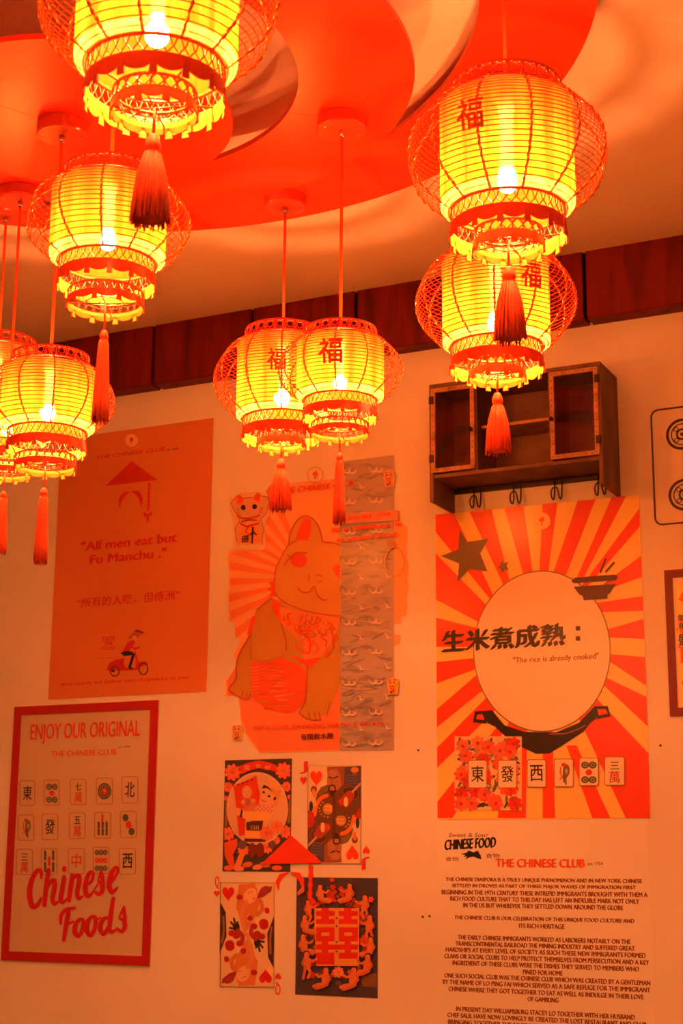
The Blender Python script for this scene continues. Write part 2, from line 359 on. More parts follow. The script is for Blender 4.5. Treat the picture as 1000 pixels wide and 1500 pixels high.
# ------------------------------------------------------------------ lanterns (meshes are built in units of the cage radius and shared)
def lantern_meshes(kind):
    S = kind == 'small'
    ZB = .52 if S else .60; RB = .585 if S else .57; RT = .585 if S else .56
    bb = ZB/math.sqrt(1-RB*RB); HC = .165
    cage = lambda z: math.sqrt(max(1-(z/bb)**2, 0))
    D = {}
    # ribs: two twisted strands, one red and one of gold tinsel
    b = MB(); n = 100; tw = 26
    th0 = math.asin(min(1, ZB/bb))
    for st in (0, 1):
        pts = []
        for i in range(n+1):
            t = -th0+2*th0*i/n; r, z = math.cos(t), bb*math.sin(t); a = tw*2*PI*i/n/2 + st*PI
            o = .0085
            pts.append(((r+o*math.cos(a)*math.cos(t)), o*math.sin(a), z+o*math.cos(a)*math.sin(t)))
        b.tube(pts, .0088 if st == 0 else .0075, 4, mi=st)
    D['rib'] = b.mesh('rib', True)
    # thin horizontal wires
    rings = []; N = 19 if S else 25
    for i in range(N):
        z = -ZB + 2*ZB*(i+.7)/(N+.4); r = cage(z)-.012
        b = MB(); b.tube([(r*math.cos(2*PI*k/64), r*math.sin(2*PI*k/64), z) for k in range(64)], .0056, 4, closed=True); rings.append(b.mesh('wire_hoop', True))
    D['hoops'] = rings
    # top collar: two hoops and a fretwork of linked circles
    b = MB(); z0, z1 = ZB, ZB+HC
    def band(b, r, za, zb, th, mi=0, n=72): b.lathe([(r, za), (r, zb), (r-th, zb), (r-th, za)], n, closed=True, mi=mi)
    band(b, RT, z1-.03, z1, .02); band(b, RT, z0-.005, z0+.02, .02)
    nn = 24; zc = (z0+z1)/2-.002; rr = .047
    for k in range(nn):
        for (dz, q, ph) in ((0, rr, 0), (.04, .018, .5), (-.04, .018, .5)):
            a0 = 2*PI*(k+ph)/nn
            b.tube([(RT*math.cos(a0+q*math.cos(t)/RT), RT*math.sin(a0+q*math.cos(t)/RT), zc+dz+q*math.sin(t)) for t in [2*PI*j/10 for j in range(10)]], .0085, 4, closed=True)
    for k in range(nn):
        a0 = 2*PI*(k+.5)/nn
        b.tube([(RT*math.cos(a0), RT*math.sin(a0), z0+.01), (RT*math.cos(a0), RT*math.sin(a0), z1-.02)], .009, 4)
    D['top_collar'] = b.mesh('top_collar', True)
    # lower lattice band
    zt = -ZB; HL = .165 if not S else .17
    b = MB(); band(b, RB, zt-.012, zt+.014, .02); nn = 38
    for k in range(nn):
        for sg in (1, -1):
            pts = []
            for j in range(9):
                u = j/8; a = 2*PI*(k + sg*(1.0*u))/nn + .25*math.sin(u*PI*3)*sg*2*PI/nn*.25
                pts.append((RB*math.cos(a)*.995, RB*math.sin(a)*.995, zt-u*HL))
            b.tube(pts, .0068, 3)
    D['lattice_band'] = b.mesh('lattice_band', True)
    def rim(r, ztop, zedge, drop, lobes, ph=0.0, taper=0.0):
        b = MB(); n = lobes*16; v = []; f = []
        for i in range(n):
            a = 2*PI*i/n; u = (i % 16)/16
            zb_ = zedge - drop*(abs(math.sin(PI*u))**.6)
            for (q, z) in ((r, ztop), (r+taper*.5, zedge+.012), (r+taper, zb_), (r+taper-.014, zb_), (r-.014, zedge+.012), (r-.014, ztop)): v.append((q*math.cos(a+ph), q*math.sin(a+ph), z))
        for i in range(n):
            j = (i+1) % n
            for k in range(6): l = (k+1) % 6; f.append((i*6+k, j*6+k, j*6+l, i*6+l))
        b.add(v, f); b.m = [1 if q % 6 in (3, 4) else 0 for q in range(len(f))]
        for k in range(lobes):               # small tabs hanging between the lobes
            a = 2*PI*k/lobes+ph; w = .032; R_ = r+taper
            vs = []
            for rr_ in (R_+.004, R_-.012):
                for (da, z) in ((-w*.75, zedge+.02), (w*.75, zedge+.02), (w, zedge-drop-.035), (-w, zedge-drop-.035)):
                    vs.append((rr_*math.cos(a+da/r), rr_*math.sin(a+da/r), z))
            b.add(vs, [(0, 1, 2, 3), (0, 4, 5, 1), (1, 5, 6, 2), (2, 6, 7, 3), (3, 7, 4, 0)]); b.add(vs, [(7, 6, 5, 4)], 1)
        return b.mesh('scalloped_rim', False)
    D['scalloped_rim'] = rim(RB+.004, zt-HL+.01, zt-HL-.075, .07, 14, taper=.012)
    # lower hoop lattice + rim
    r2 = .345 if not S else .455; zt2 = -.8175 if not S else -.90; hl2 = .115
    b = MB(); band(b, r2, zt2-.012, zt2+.008, .014); nn = 20 if not S else 26
    for k in range(nn):
        a0 = 2*PI*k/nn; q = PI*r2/nn*1.12
        b.tube([(r2*math.cos(a0+q*math.cos(t)/r2), r2*math.sin(a0+q*math.cos(t)/r2), zt2-.01-hl2*.5+hl2*.5*math.sin(t)) for t in [2*PI*j/12 for j in range(12)]], .0075, 3, closed=True)
        for sg in (1, -1):
            b.tube([(r2*math.cos(a0), r2*math.sin(a0), zt2), (r2*math.cos(a0+sg*2*PI/nn), r2*math.sin(a0+sg*2*PI/nn), zt2-hl2)], .006, 3)
    D['lower_lattice'] = b.mesh('lower_lattice', True)
    D['lower_rim'] = rim(r2+.004, zt2-hl2+.01, zt2-hl2-.045, .045, 10, ph=.2, taper=.01)
    # arms that carry the lower hoop
    b = MB(); b.tube([(RB-.01, 0, zt-HL+.0), (r2+.0, 0, zt2-.002)], .010, 4); D['spoke'] = b.mesh('spoke')
    # wire cross that carries the tassel
    zx = zt2-hl2-.02; b = MB()
    for a in (0, PI/2): b.tube([(r2*math.cos(a), r2*math.sin(a), zx), (0, 0, zx), (-r2*math.cos(a), -r2*math.sin(a), zx)], .007, 4)
    b.tube([(.5*r2*math.cos(2*PI*k/24), .5*r2*math.sin(2*PI*k/24), zx) for k in range(24)], .007, 4, closed=True)
    D['cross_wire'] = b.mesh('cross_wire', True)
    # pleated fabric cylinder
    rs = .70 if S else .665; hs = .43 if S else .525; n = 180; v = []; f = []; rnd = random.Random(3)
    wob = [rnd.uniform(-.006, .006) for _ in range(n)]
    zs = [hs, hs*.5, 0, -hs*.5, -hs]
    for i in range(n):
        a = 2*PI*i/n; q = rs + wob[i] + .004*math.sin(a*30)
        for z in zs: v.append((q*math.cos(a), q*math.sin(a), z))
    for i in range(n):
        j = (i+1) % n
        for k in range(4): f.append((i*5+k, i*5+k+1, j*5+k+1, j*5+k))
    b = MB(); b.add(v, f); D['shade'] = b.mesh('shade', True)
    b = MB(); b.lathe([(rs+.005, -hs-.002), (rs, -hs-.03), (RB+.03, -ZB-.004), (RB+.01, -ZB-.004)], 64); D['shade_hem'] = b.mesh('shade_hem', True)
    # bulb and socket hung from the cord, plus an added glowing tube between them
    zb = -.30 if not S else -.25; rb = .10
    b = MB(); b.lathe([(0, zb-rb)]+[(rb*math.sin(t), zb-rb*math.cos(t)) for t in [PI*k/8 for k in range(1, 7)]]+[(rb*.55, zb+rb*1.0), (rb*.5, zb+rb*1.25), (0, zb+rb*1.25)], 12); D['bulb'] = b.mesh('bulb', True)
    b = MB(); b.lathe([(0, zb+rb*1.26), (rb*.62, zb+rb*1.26), (rb*.62, ZB*.8), (0, ZB*.8)], 12); D['glow_tube'] = b.mesh('glow_tube', True)
    b = MB(); b.lathe([(0, ZB*.8), (.09, ZB*.8), (.09, ZB+.10), (.03, ZB+.16), (0, ZB+.16)], 16); D['socket'] = b.mesh('socket', True)
    b = MB()
    for a in (0, 2*PI/3, 4*PI/3): b.tube([(.08*math.cos(a), .08*math.sin(a), ZB+.05), (RT*math.cos(a), RT*math.sin(a), ZB+.01)], .01, 4)
    D['top_bracket'] = b.mesh('top_bracket')
    # tassel
    zk0, zk1, rk, rf = (-1.375, -2.52, .055, .095) if S else (-1.18, -1.95, .068, .155)
    b = MB(); b.tube([(0, 0, zx), (0, 0, zk0+.01)], .014, 5); D['tassel_cord'] = b.mesh('tassel_cord', True)
    b = MB(); hk = rk*2.3 if not S else rk*2.2; pr = []
    for k in range(11):
        u = k/10; r = rk*(.45+.55*math.sin(PI*min(u*1.25, 1)*.5)) if u < .8 else rk*(1-.25*(u-.8)/.2)
        pr.append((r if k else .001, zk0-hk*u))
    b.lathe(pr, 18); b.lathe([(rk*.80, zk0-hk), (rk*.86, zk0-hk-.012), (rk*.80, zk0-hk-.03)], 18); D['knot'] = b.mesh('knot', True)
    rnd = random.Random(11); b = MB(); zf = zk0-hk; L = zf-zk1
    b.lathe([(rk*.6, zf), (rk*.85, zf-.05*L), (rf*.62, zf-.35*L), (rf*.80, zf-.7*L), (rf*.86, zf-.95*L), (.001, zf-.93*L)], 22)
    for k in range(110):
        a = 2*PI*k/110+rnd.uniform(-.03, .03); q = rnd.uniform(.9, 1.05); le = rnd.uniform(.93, 1.03); pts = []
        for (u, r) in ((0, rk*.72), (.06, rk*.98), (.35, rf*.72), (.7, rf*.90), (1, rf*1.0)):
            pts.append((r*q*math.cos(a+.06*u*rnd.uniform(-1, 1)), r*q*math.sin(a), zf-L*u*le))
        b.tube(pts, [.009, .010, .011, .011, .007], 3)
    D['fringe'] = b.mesh('fringe', True)
    # the red character on the front of the cage
    vs, fs = text2d('福', .016); b = MB(); w, h, zc = (.38, .42, .01) if S else (.27, .33, .0)
    pts = []
    for (u, v_) in vs:
        z = zc+(v_-.5)*h; r = cage(z)+.014; a = -PI/2+(u-.5)*w/cage(zc); pts.append((r*math.cos(a), r*math.sin(a), z))
    b.add(pts, fs); D['character'] = b.mesh('character')
    D['p'] = dict(ZB=ZB, zx=zx, zt2=zt2)
    return D
LM = {k: lantern_meshes(k) for k in ('large', 'small')}

def lantern(kind, x, y, z, R, ztop, label, emblem):
    D = LM[kind]; root = empty('hanging_lantern', (x, y, z)); root.scale = (R, R, R)
    root.rotation_euler.z = math.atan2(CAM.y-y, CAM.x-x)+PI/2+math.radians(emblem)
    tag(root, label, 'lantern', 'red wire lanterns hanging from the ceiling')
    for k in range(12):
        o = link('rib', D['rib'], [M_red, M_gold], root); o.rotation_euler.z = 2*PI*k/12-PI/2+math.radians(4)
    for h in D['hoops']: link('wire_hoop', h, M_red, root)
    link('top_collar', D['top_collar'], M_red, root); link('lattice_band', D['lattice_band'], M_red, root)
    link('scalloped_rim', D['scalloped_rim'], [M_red, M_red_lit], root)
    lr = link('lower_rim', D['lower_rim'], [M_red, M_red_lit], root); link('lower_lattice', D['lower_lattice'], M_red, lr); link('cross_wire', D['cross_wire'], M_red, lr)
    for k in range(4):
        o = link('spoke', D['spoke'], M_red, root); o.rotation_euler.z = PI/4+PI/2*k
    link('shade', D['shade'], M_shade, root)['label'] = 'glowing yellow pleated fabric cylinder'
    link('shade_hem', D['shade_hem'], M_lip, root)
    s_ = link('socket', D['socket'], M_sock, root); link('bulb', D['bulb'], M_bulb, s_); link('glow_tube', D['glow_tube'], M_glow_tube, s_)
    link('top_bracket', D['top_bracket'], M_red, root)
    link('character', D['character'], M_char, root)
    f_ = link('fringe', D['fringe'], M_tass, root); f_['label'] = 'long red silk tassel fringe'
    link('knot', D['knot'], M_tass, f_); link('tassel_cord', D['tassel_cord'], M_cord, f_)
    # cord, grip and canopy: real lengths in metres, so divided by R
    q = 1/R; zc = (ztop-z)*q
    b = MB(); b.tube([(0, 0, D['p']['ZB']+.12), (0, 0, zc-.03*q)], .0034*q, 8); b.build('cord', M_cord, root, True)
    b = MB(); b.lathe([(0, zc), (.052*q, zc), (.053*q, zc-.003*q), (.053*q, zc-.025*q), (.050*q, zc-.028*q), (0, zc-.028*q)], 40)
    cn = b.build('canopy', M_canopy, root)
    b = MB(); b.lathe([(0, zc-.028*q), (.006*q, zc-.028*q), (.006*q, zc-.040*q), (.004*q, zc-.042*q), (0, zc-.042*q)], 12); b.build('cord_grip', M_chrome, cn, True)
    b = MB()
    for a in (.6, .6+PI): b.lathe([(0, zc-.028*q), (.0028*q, zc-.028*q), (.002*q, zc-.0295*q), (0, zc-.0295*q)], 8, cx=.04*q*math.cos(a), cy=.04*q*math.sin(a))
    b.build('screw', M_chrome, cn)
    return root
ZA, ZBd, ZCr = 3.015, 3.05, 3.14
lantern('large', -.818, -1.749, 2.655, .165, ZCr, 'large lit red lantern at upper right, its tassel hanging in front of a second lantern', -20)
lantern('large', -1.067, -1.145, 2.644, .165, ZCr, 'lit lantern in front of the wall cabinet, behind the upper right lantern', 25)
lantern('small', -1.351, -1.292, 2.493, .1265, ZBd, 'right one of the overlapping lit lantern pair in the middle, in front of its neighbour', -9)
lantern('large', -1.744, -.819, 2.662, .1663, ZCr, 'left one of the overlapping lit lantern pair in the middle, behind its neighbour, fat tassel', -5)
lantern('small', -1.388, -2.061, 2.518, .132, ZBd, 'lit red lantern at left below the topmost lantern, its slim tassel before the boards', 170)
lantern('large', -1.037, -2.463, 2.605, .158, ZCr, 'topmost lit red lantern cut by the upper edge, with dark fat tassel', 165)
lantern('small', -1.857, -1.584, 2.415, .1326, ZA, 'lower left lit red lantern, complete, in front of the poster with the red hat', 150)
lantern('small', -2.191, -1.294, 2.495, .124, ZBd, 'lit lantern at the left edge, mostly hidden behind the lower left lantern', 160)
lantern('large', -2.412, -1.074, 2.656, .1645, ZCr, 'farthest lit lantern at the left edge, its top collar seen above the others', 175)

# ------------------------------------------------------------------ posters and prints
BLACK = (.025, .022, .02); RED = (.84, .075, .02); DRED = (.55, .025, .015); WHITE = (.82, .80, .76); YEL = (.92, .70, .16)
def sheet(name, pxs, m, label, cat, th=.0015, group=None, rect=True, back=.0003):
    """paper sheet on the wall; pxs = pixel corners / outline"""
    pts = [W(*p) for p in pxs]
    if rect:
        x0 = (pts[0].x+pts[3].x)/2; x1 = (pts[1].x+pts[2].x)/2; z1 = (pts[0].z+pts[1].z)/2; z0 = (pts[2].z+pts[3].z)/2
        out = [(x0, z0), (x1, z0), (x1, z1), (x0, z1)]
    else:
        out = [(p.x, p.z) for p in pts]
        ar = sum(out[i][0]*out[(i+1) % len(out)][1]-out[(i+1) % len(out)][0]*out[i][1] for i in range(len(out)))
        if ar < 0: out = out[::-1]
    cx = sum(p[0] for p in out)/len(out); cz = sum(p[1] for p in out)/len(out); n = len(out)
    v = [(x-cx, -th, z-cz) for x, z in out]+[(x-cx, -back, z-cz) for x, z in out]
    f = [tuple(range(n)), tuple(range(n, 2*n))[::-1]]+[(i, n+i, n+(i+1) % n, (i+1) % n) for i in range(n)]
    b = MB(); b.add(v, f); o = b.build(name, m); o.location = (cx, 0, cz); tag(o, label, cat, group); return o
def crop(ox, oy, s): return lambda x, y: (ox+x/s, oy+y/s)
def paper(name, c, rough=.26, spec=.38): return mat(name, c, rough, spec, bump=(140, .05))
def logo(p, x, y, r, c, fig, ring=None):
    if ring: p.ring(x, y, r, r, r*.1, ring)
    else: p.ell(x, y, r, r, c)
    p.ell(x-.02*r, y-.12*r, .3*r, .26*r, fig); p.ell(x+.08*r, y-.34*r, .16*r, .16*r, fig); p.poly([(x-.28*r, y-.1*r), (x-.1*r, y+.15*r), (x-.1*r, y+.5*r), (x+.02*r, y+.5*r), (x+.05*r, y+.1*r)], fig)

# --- orange poster with the red hat (left)
po = sheet('hat_poster', [(66.5+29, 642.3), (313.6, 612.3), (301.9, 1012.6), (64.9, 1025.8)], paper('tan_poster_paper', (.66, .215, .05)),
           'plain orange poster with red hat, moustache and scooter rider at left on the wall', 'poster')
m1 = crop(40, 600, 3.41); p = Pr(.0017, m1); HR = (.56, .035, .012)
logo(p, 521, 155, 32, (.80, .45, .25), HR)
p.poly([(390, 382), (522, 257), (652, 352)], HR)
p.stroke([(463, 488, 4), (466, 455, 18), (485, 425, 22), (512, 412, 4)], 10, HR, smooth=5)
p.stroke([(522, 410, 4), (550, 418, 22), (568, 445, 20), (570, 482, 4)], 10, HR, smooth=5)
for k in range(7): p.ell(610-k*.8, 378+k*20, 7.5, 12, HR, n=12)
p.poly([(582, 512), (603, 522), (625, 507), (622, 535), (612, 530), (600, 562), (596, 532), (583, 540)], HR); p.ell(602, 545, 7, 16, HR, n=10)
p.build('hat_picture', po); p = Pr(.0017, m1)
# scooter and rider
p.poly([(395, 1303), (412, 1265), (440, 1250), (488, 1240), (482, 1270), (492, 1290), (540, 1292), (545, 1250), (533, 1210), (540, 1205), (556, 1262), (590, 1256), (606, 1270), (570, 1284), (552, 1300), (500, 1305)], DRED)
p.ring(438, 1308, 25, 27, 6, (.10, .03, .02)); p.ring(581, 1295, 25, 32, 6, (.10, .03, .02)); p.ell(430, 1305, 8, 8, BLACK, n=10)
p.poly([(470, 1215), (505, 1158), (535, 1148), (540, 1165), (515, 1200), (505, 1212)], DRED); p.stroke([(520, 1180), (540, 1195), (558, 1190)], 8, HR)
p.poly([(466, 1216), (500, 1205), (530, 1210), (520, 1228), (485, 1232)], BLACK); p.stroke([(505, 1218), (532, 1222), (520, 1262), (512, 1290)], 13, BLACK); p.stroke([(510, 1290), (525, 1293)], 8, BLACK)
p.poly([(500, 1146), (545, 1098), (585, 1112), (552, 1140)], (.45, .12, .05)); p.poly([(536, 1108), (545, 1098), (585, 1112), (580, 1117)], (.15, .03, .02)); p.ell(535, 1140, 10, 12, (.7, .35, .15), n=12)
p.stroke([(535, 1198), (560, 1188)], 8, DRED); p.stroke([(360, 1243), (450, 1240)], 1.5, HR)
p.build('scooter_picture', po)
p = Pr(.0019, m1)
TXT(p, 'THE CHINESE CLUB', (348, 249), (688, 186), HR, .02, .2); TXT(p, 'est. 1954', (697, 207), (755, 188), (.12, .02, .02), .01)
TXT(p, '"All men eat but', (272, 707), (747, 613), HR, .04); TXT(p, 'Fu Manchu ."', (315, 772), (695, 690), HR, .04)
TXT(p, '“所有的人吃，但傅洲”', (250, 992), (762, 900), HR, .012)
TXT(p, 'TASTE', (374, 1160), (440, 1132), HR, .02); TXT(p, 'OUR', (388, 1180), (428, 1158), HR, .02); TXT(p, 'FOOD', (374, 1203), (440, 1182), HR, .02)
TXT(p, 'dont worry we deliver two chopsticks to you', (168, 1385), (805, 1328), HR, .012)
p.build('lettering', po)

# --- framed mahjong poster (lower left)
FB = [(23.8, 1036), (233.2, 1025.4), (220.3, 1414), (2.2, 1407)]
po = sheet('framed_tile_poster', FB, paper('cream_poster_paper', (.60, .50, .40), .24), 'red framed cream poster printed with fifteen mahjong tiles at lower left', 'poster', th=.003)
X0, X1, Z0, Z1 = -3.142, -2.601, 1.2235, 1.9995; fw = .027; oc = po.location
def bar(pts, name='frame_bar', parent=None, m=None, th=.009):
    b = MB(); n = len(pts); o = parent.location
    v = [(x-o.x, -th, z-o.z) for x, z in pts]+[(x-o.x, 0, z-o.z) for x, z in pts]
    b.add(v, [tuple(range(n)), tuple(range(n, 2*n))[::-1]]+[(i, n+i, n+(i+1) % n, (i+1) % n) for i in range(n)]); return b.build(name, m, parent)
def frame(x0, x1, z0, z1, w, parent, m, th):
    bar([(x0, z0), (x1, z0), (x1-w, z0+w), (x0+w, z0+w)], parent=parent, m=m, th=th); bar([(x0+w, z1-w), (x1-w, z1-w), (x1, z1), (x0, z1)], parent=parent, m=m, th=th)
    bar([(x0, z0), (x0+w, z0+w), (x0+w, z1-w), (x0, z1)], parent=parent, m=m, th=th); bar([(x1-w, z0+w), (x1, z0), (x1, z1), (x1-w, z1-w)], parent=parent, m=m, th=th)
frame(X0, X1, Z0, Z1, fw, po, M_border, .007)
m4 = crop(0, 1010, 3.572); p = Pr(.0032, m4); TR_ = (.60, .05, .02)
TXT(p, 'ENJOY OUR ORIGINAL', (160, 290), (737, 160), TR_, .009); TXT(p, 'THE CHINESE CLUB', (270, 352), (612, 312), TR_, .02); TXT(p, 'est. 1954', (622, 307), (682, 294), BLACK, .01)
p.build('lettering', po)
def rrect(p, x0, y0, x1, y1, r, c, w=None):
    pts = []
    for (cx, cy, a0) in ((x1-r, y0+r, -PI/2), (x1-r, y1-r, 0), (x0+r, y1-r, PI/2), (x0+r, y0+r, PI)):
        for k in range(5): t = a0+PI/2*k/4; pts.append((cx+r*math.cos(t), cy+r*math.sin(t)))
    if w: p.stroke(pts, w, c, closed=True)
    else: p.poly(pts, c)
GRN = (.10, .12, .10); BIRD = (.20, .14, .08)
def face(p, kind, x0, y0, x1, y1):
    w, h = x1-x0, y1-y0; X = lambda u: x0+u*w; Y = lambda v: y0+v*h
    if len(kind) == 1:
        p.text(kind, (X(.18), Y(.78)), (X(.82), Y(.2)), TR_ if kind == '中' else BLACK, .006)
    elif kind.endswith('萬'):
        p.text(kind[0], (X(.3), Y(.44)), (X(.72), Y(.14 if kind[0] != '三' else .18)), BLACK, .01); p.text('萬', (X(.25), Y(.92)), (X(.75), Y(.5)), TR_, .01)
    elif kind == 'five':
        for u in (.31, .69):
            for v in (.26, .78): p.ell(X(u), Y(v), w*.2, h*.125, GRN); p.ring(X(u), Y(v), w*.11, h*.07, w*.04, (.45, .36, .28), 16)
        p.ell(X(.5), Y(.52), w*.17, h*.11, TR_)
    elif kind == 'one':
        p.ell(X(.5), Y(.5), w*.42, h*.32, GRN); p.ring(X(.5), Y(.5), w*.32, h*.245, w*.04, (.4, .32, .26)); p.ell(X(.5), Y(.5), w*.2, h*.15, TR_); p.ell(X(.5), Y(.5), w*.07, h*.05, (.5, .4, .3), n=10)
    elif kind == 'three':
        for (u, v, c) in ((.32, .24, GRN), (.52, .51, TR_), (.70, .77, GRN)): p.ell(X(u), Y(v), w*.19, h*.14, c)
    elif kind == 'nine':
        for v, c in ((.2, GRN), (.5, TR_), (.8, GRN)):
            for u in (.24, .5, .76): p.ell(X(u), Y(v), w*.15, h*.105, c, n=14); p.ring(X(u), Y(v), w*.08, h*.055, w*.03, (.45, .36, .28), 12)
    elif kind == 'bam7':
        p.stroke([(X(.48), Y(.10)), (X(.48), Y(.34))], w*.14, TR_)
        for u in (.25, .5, .75):
            for v in (.42, .52, .68, .80): p.stroke([(X(u), Y(v-.03)), (X(u), Y(v+.05))], w*.15, GRN)
    elif kind == 'bam5':
        for u in (.24, .76):
            for v in (.14, .25, .38, .60, .71, .84): p.stroke([(X(u), Y(v-.03)), (X(u), Y(v+.04))], w*.16, GRN)
        for v in (.38, .5, .62): p.stroke([(X(.5), Y(v-.03)), (X(.5), Y(v+.03))], w*.16, TR_)
    elif kind == 'bird':
        p.stroke([(X(.46), Y(.20), w*.1), (X(.62), Y(.30), w*.3), (X(.62), Y(.50), w*.34), (X(.55), Y(.68), w*.2), (X(.62), Y(.90), w*.08)], w*.2, BIRD, smooth=4)
        p.ell(X(.50), Y(.22), w*.12, h*.075, TR_, n=12); p.stroke([(X(.36), Y(.30)), (X(.33), Y(.5)), (X(.42), Y(.66)), (X(.3), Y(.72))], w*.06, TR_, smooth=3); p.ell(X(.64), Y(.44), w*.07, h*.1, (.5, .45, .38), n=10); p.stroke([(X(.52), Y(.6)), (X(.50), Y(.82))], w*.06, GRN)
m6 = crop(20, 1130, 5.0)
tiles = [('東', 50, 70, 160, 250), ('five', 228, 65, 340, 248), ('七萬', 420, 58, 535, 243), ('one', 610, 50, 728, 240), ('北', 796, 40, 914, 232),
         ('bird', 38, 318, 153, 505), ('發', 213, 312, 328, 500), ('五萬', 412, 303, 527, 492), ('bam7', 598, 300, 715, 490), ('three', 785, 293, 903, 485),
         ('三萬', 25, 570, 143, 755), ('bam5', 208, 565, 322, 752), ('中', 405, 565, 522, 750), ('nine', 587, 555, 703, 748), ('西', 778, 565, 897, 752)]
for (k, a, b_, c, d) in tiles:
    p = Pr(.0033, m6); rrect(p, a, b_, c, d, 14, (.42, .13, .04), 5); face(p, k, a, b_, c, d); p.build('tile_print', po)
# brush script: Chinese / Foods
m8 = crop(20, 1250, 5.0); p = Pr(.0037, m8); SR = (.58, .012, .022)
def S(pts, w=30): p.stroke([(a, b_, c*1.1) for a, b_, c in [(*q, w)[:3] for q in pts]], w, SR, smooth=6)
S([(207, 182, 18), (205, 135, 26), (178, 128, 30), (140, 190, 34), (122, 290, 38), (140, 385, 36), (180, 378, 30), (205, 330, 20)])
S([(262, 120, 30), (246, 230, 34), (230, 380, 30)]); S([(240, 290, 14), (272, 215, 24), (300, 200, 34), (305, 250, 34), (290, 330, 32), (305, 370, 28), (335, 350, 14)])
S([(375, 175, 30), (362, 260, 34), (350, 340, 32), (368, 358, 26), (395, 330, 12)]); p.ell(376, 115, 17, 22, SR)
S([(437, 160, 30), (424, 240, 34), (410, 345, 30)]); S([(418, 250, 12), (445, 180, 22), (478, 165, 34), (485, 210, 34), (470, 290, 32), (482, 330, 28), (512, 312, 14)])
S([(540, 235, 14), (575, 205, 22), (590, 150, 20), (565, 140, 26), (540, 190, 32), (530, 270, 36), (552, 315, 30), (590, 275, 14), (620, 225, 14)])
S([(650, 125, 20), (625, 200, 14), (648, 220, 30), (655, 270, 32), (630, 300, 26), (605, 285, 22)]); S([(648, 125, 16), (655, 180, 28), (660, 250, 28)])
S([(690, 250, 14), (735, 190, 22), (770, 125, 22), (750, 105, 26), (720, 150, 32), (705, 230, 36), (725, 285, 30), (765, 250, 14)])
S([(350, 515, 20), (352, 460, 26), (385, 415, 26), (450, 400, 22)]); S([(410, 410, 30), (395, 500, 34), (372, 635, 26)]); S([(388, 525, 16), (440, 500, 16)])
S([(490, 480, 22), (460, 520, 32), (455, 580, 34), (480, 605, 28), (510, 560, 30), (515, 495, 28), (490, 480, 20)]); S([(515, 510, 12), (545, 490, 12)])
S([(580, 460, 22), (550, 500, 32), (543, 565, 34), (570, 600, 28), (600, 545, 30), (605, 475, 28), (580, 460, 20)]); S([(605, 490, 12), (640, 470, 12)])
S([(690, 470, 24), (655, 490, 30), (640, 550, 34), (665, 590, 28), (700, 540, 24)]); S([(735, 330, 26), (718, 450, 32), (708, 560, 30), (735, 572, 24), (765, 545, 12)])
S([(815, 395, 22), (780, 470, 14), (812, 490, 30), (820, 540, 32), (795, 570, 26), (768, 555, 22)]); S([(812, 395, 16), (818, 450, 26), (822, 520, 28)])
p.build('script_lettering', po)

# --- cat mural (centre)
m2 = crop(310, 650, 3.226)
rnd = random.Random(5)
base = [(370, 185), (430, 178), (560, 168), (640, 160), (760, 330), (890, 315), (893, 370), (925, 395), (928, 700), (920, 810), (895, 815), (893, 850), (862, 850), (862, 900), (892, 905), (890, 945), (862, 955),
        (862, 1445), (610, 1450), (225, 1462), (190, 1420), (160, 1370), (135, 1290), (130, 1190), (65, 1195), (65, 1115), (110, 1105), (120, 1040), (105, 1000), (140, 930), (110, 890), (105, 845), (78, 835), (80, 505), (240, 500), (250, 420), (270, 300), (340, 250)]
out = []
for i, q in enumerate(base):
    r_ = base[(i+1) % len(base)]; l = math.hypot(r_[0]-q[0], r_[1]-q[1]); n = max(1, int(l/28)); straight = q[1] > 1440 or q == (862, 955)
    for k in range(n):
        j = 0 if straight or k == 0 else rnd.uniform(-6, 6); out.append((q[0]+(r_[0]-q[0])*k/n+j, q[1]+(r_[1]-q[1])*k/n+j*.5))
po = sheet('cat_mural', [m2(*q) for q in out], paper('orange_mural_paper', (.84, .43, .19), .28, .38),
           'orange pasted mural of a beckoning cat with ragged edges and a grey wave strip', 'poster', rect=False)
PINK = (.80, .24, .11); OR = (.80, .36, .10); TAN = (.56, .28, .05); LINE = (.50, .085, .02); ORD = (.76, .085, .02)
p = Pr(.0017, m2)
# sun rays behind the head
ctr = (470, 640)
for k in range(17):
    a0 = math.radians(112+k*11.2); a1 = a0+math.radians(5.4)
    pts = []
    for a in (a0, a1):
        R_ = 560
        for r in range(100, 560, 6):
            x, y = ctr[0]+r*math.cos(a), ctr[1]-r*math.sin(a)
            if x < 84 or y < 182 or (x < 255 and y < 505) or (x < 110 and y > 835): R_ = r-6; break
        pts.append((ctr[0]+R_*math.cos(a), ctr[1]-R_*math.sin(a)))
    if a1 < math.radians(225): p.poly([ctr, *pts], PINK)
p.poly([(120, 1045), (200, 900), (320, 900), (608, 1100), (608, 1446), (228, 1456), (165, 1370), (138, 1285), (133, 1190), (75, 1190), (75, 1120)], PINK)
p.build('sun_rays', po)
p = Pr(.0021, m2)
p.poly([(215, 780), (285, 730), (330, 745), (608, 820), (608, 1130), (560, 1260), (490, 1310), (425, 1290), (430, 1250), (340, 1270), (190, 1200), (170, 1210), (95, 1175), (95, 1150), (120, 1050), (130, 990), (180, 900)], TAN)   # body
p.poly([(300, 640), (305, 580), (345, 520), (365, 480), (372, 430), (400, 375), (435, 343), (475, 352), (510, 400), (525, 465), (575, 470), (608, 480), (608, 815), (520, 802), (400, 775), (330, 740), (302, 700)], (.67, .33, .07))
p.poly([(395, 455), (415, 395), (440, 348), (470, 365), (472, 410), (455, 458)], ORD)
p.stroke([(365, 475), (372, 425), (400, 370), (437, 342), (478, 355), (510, 402), (525, 465)], 7, LINE, smooth=4)
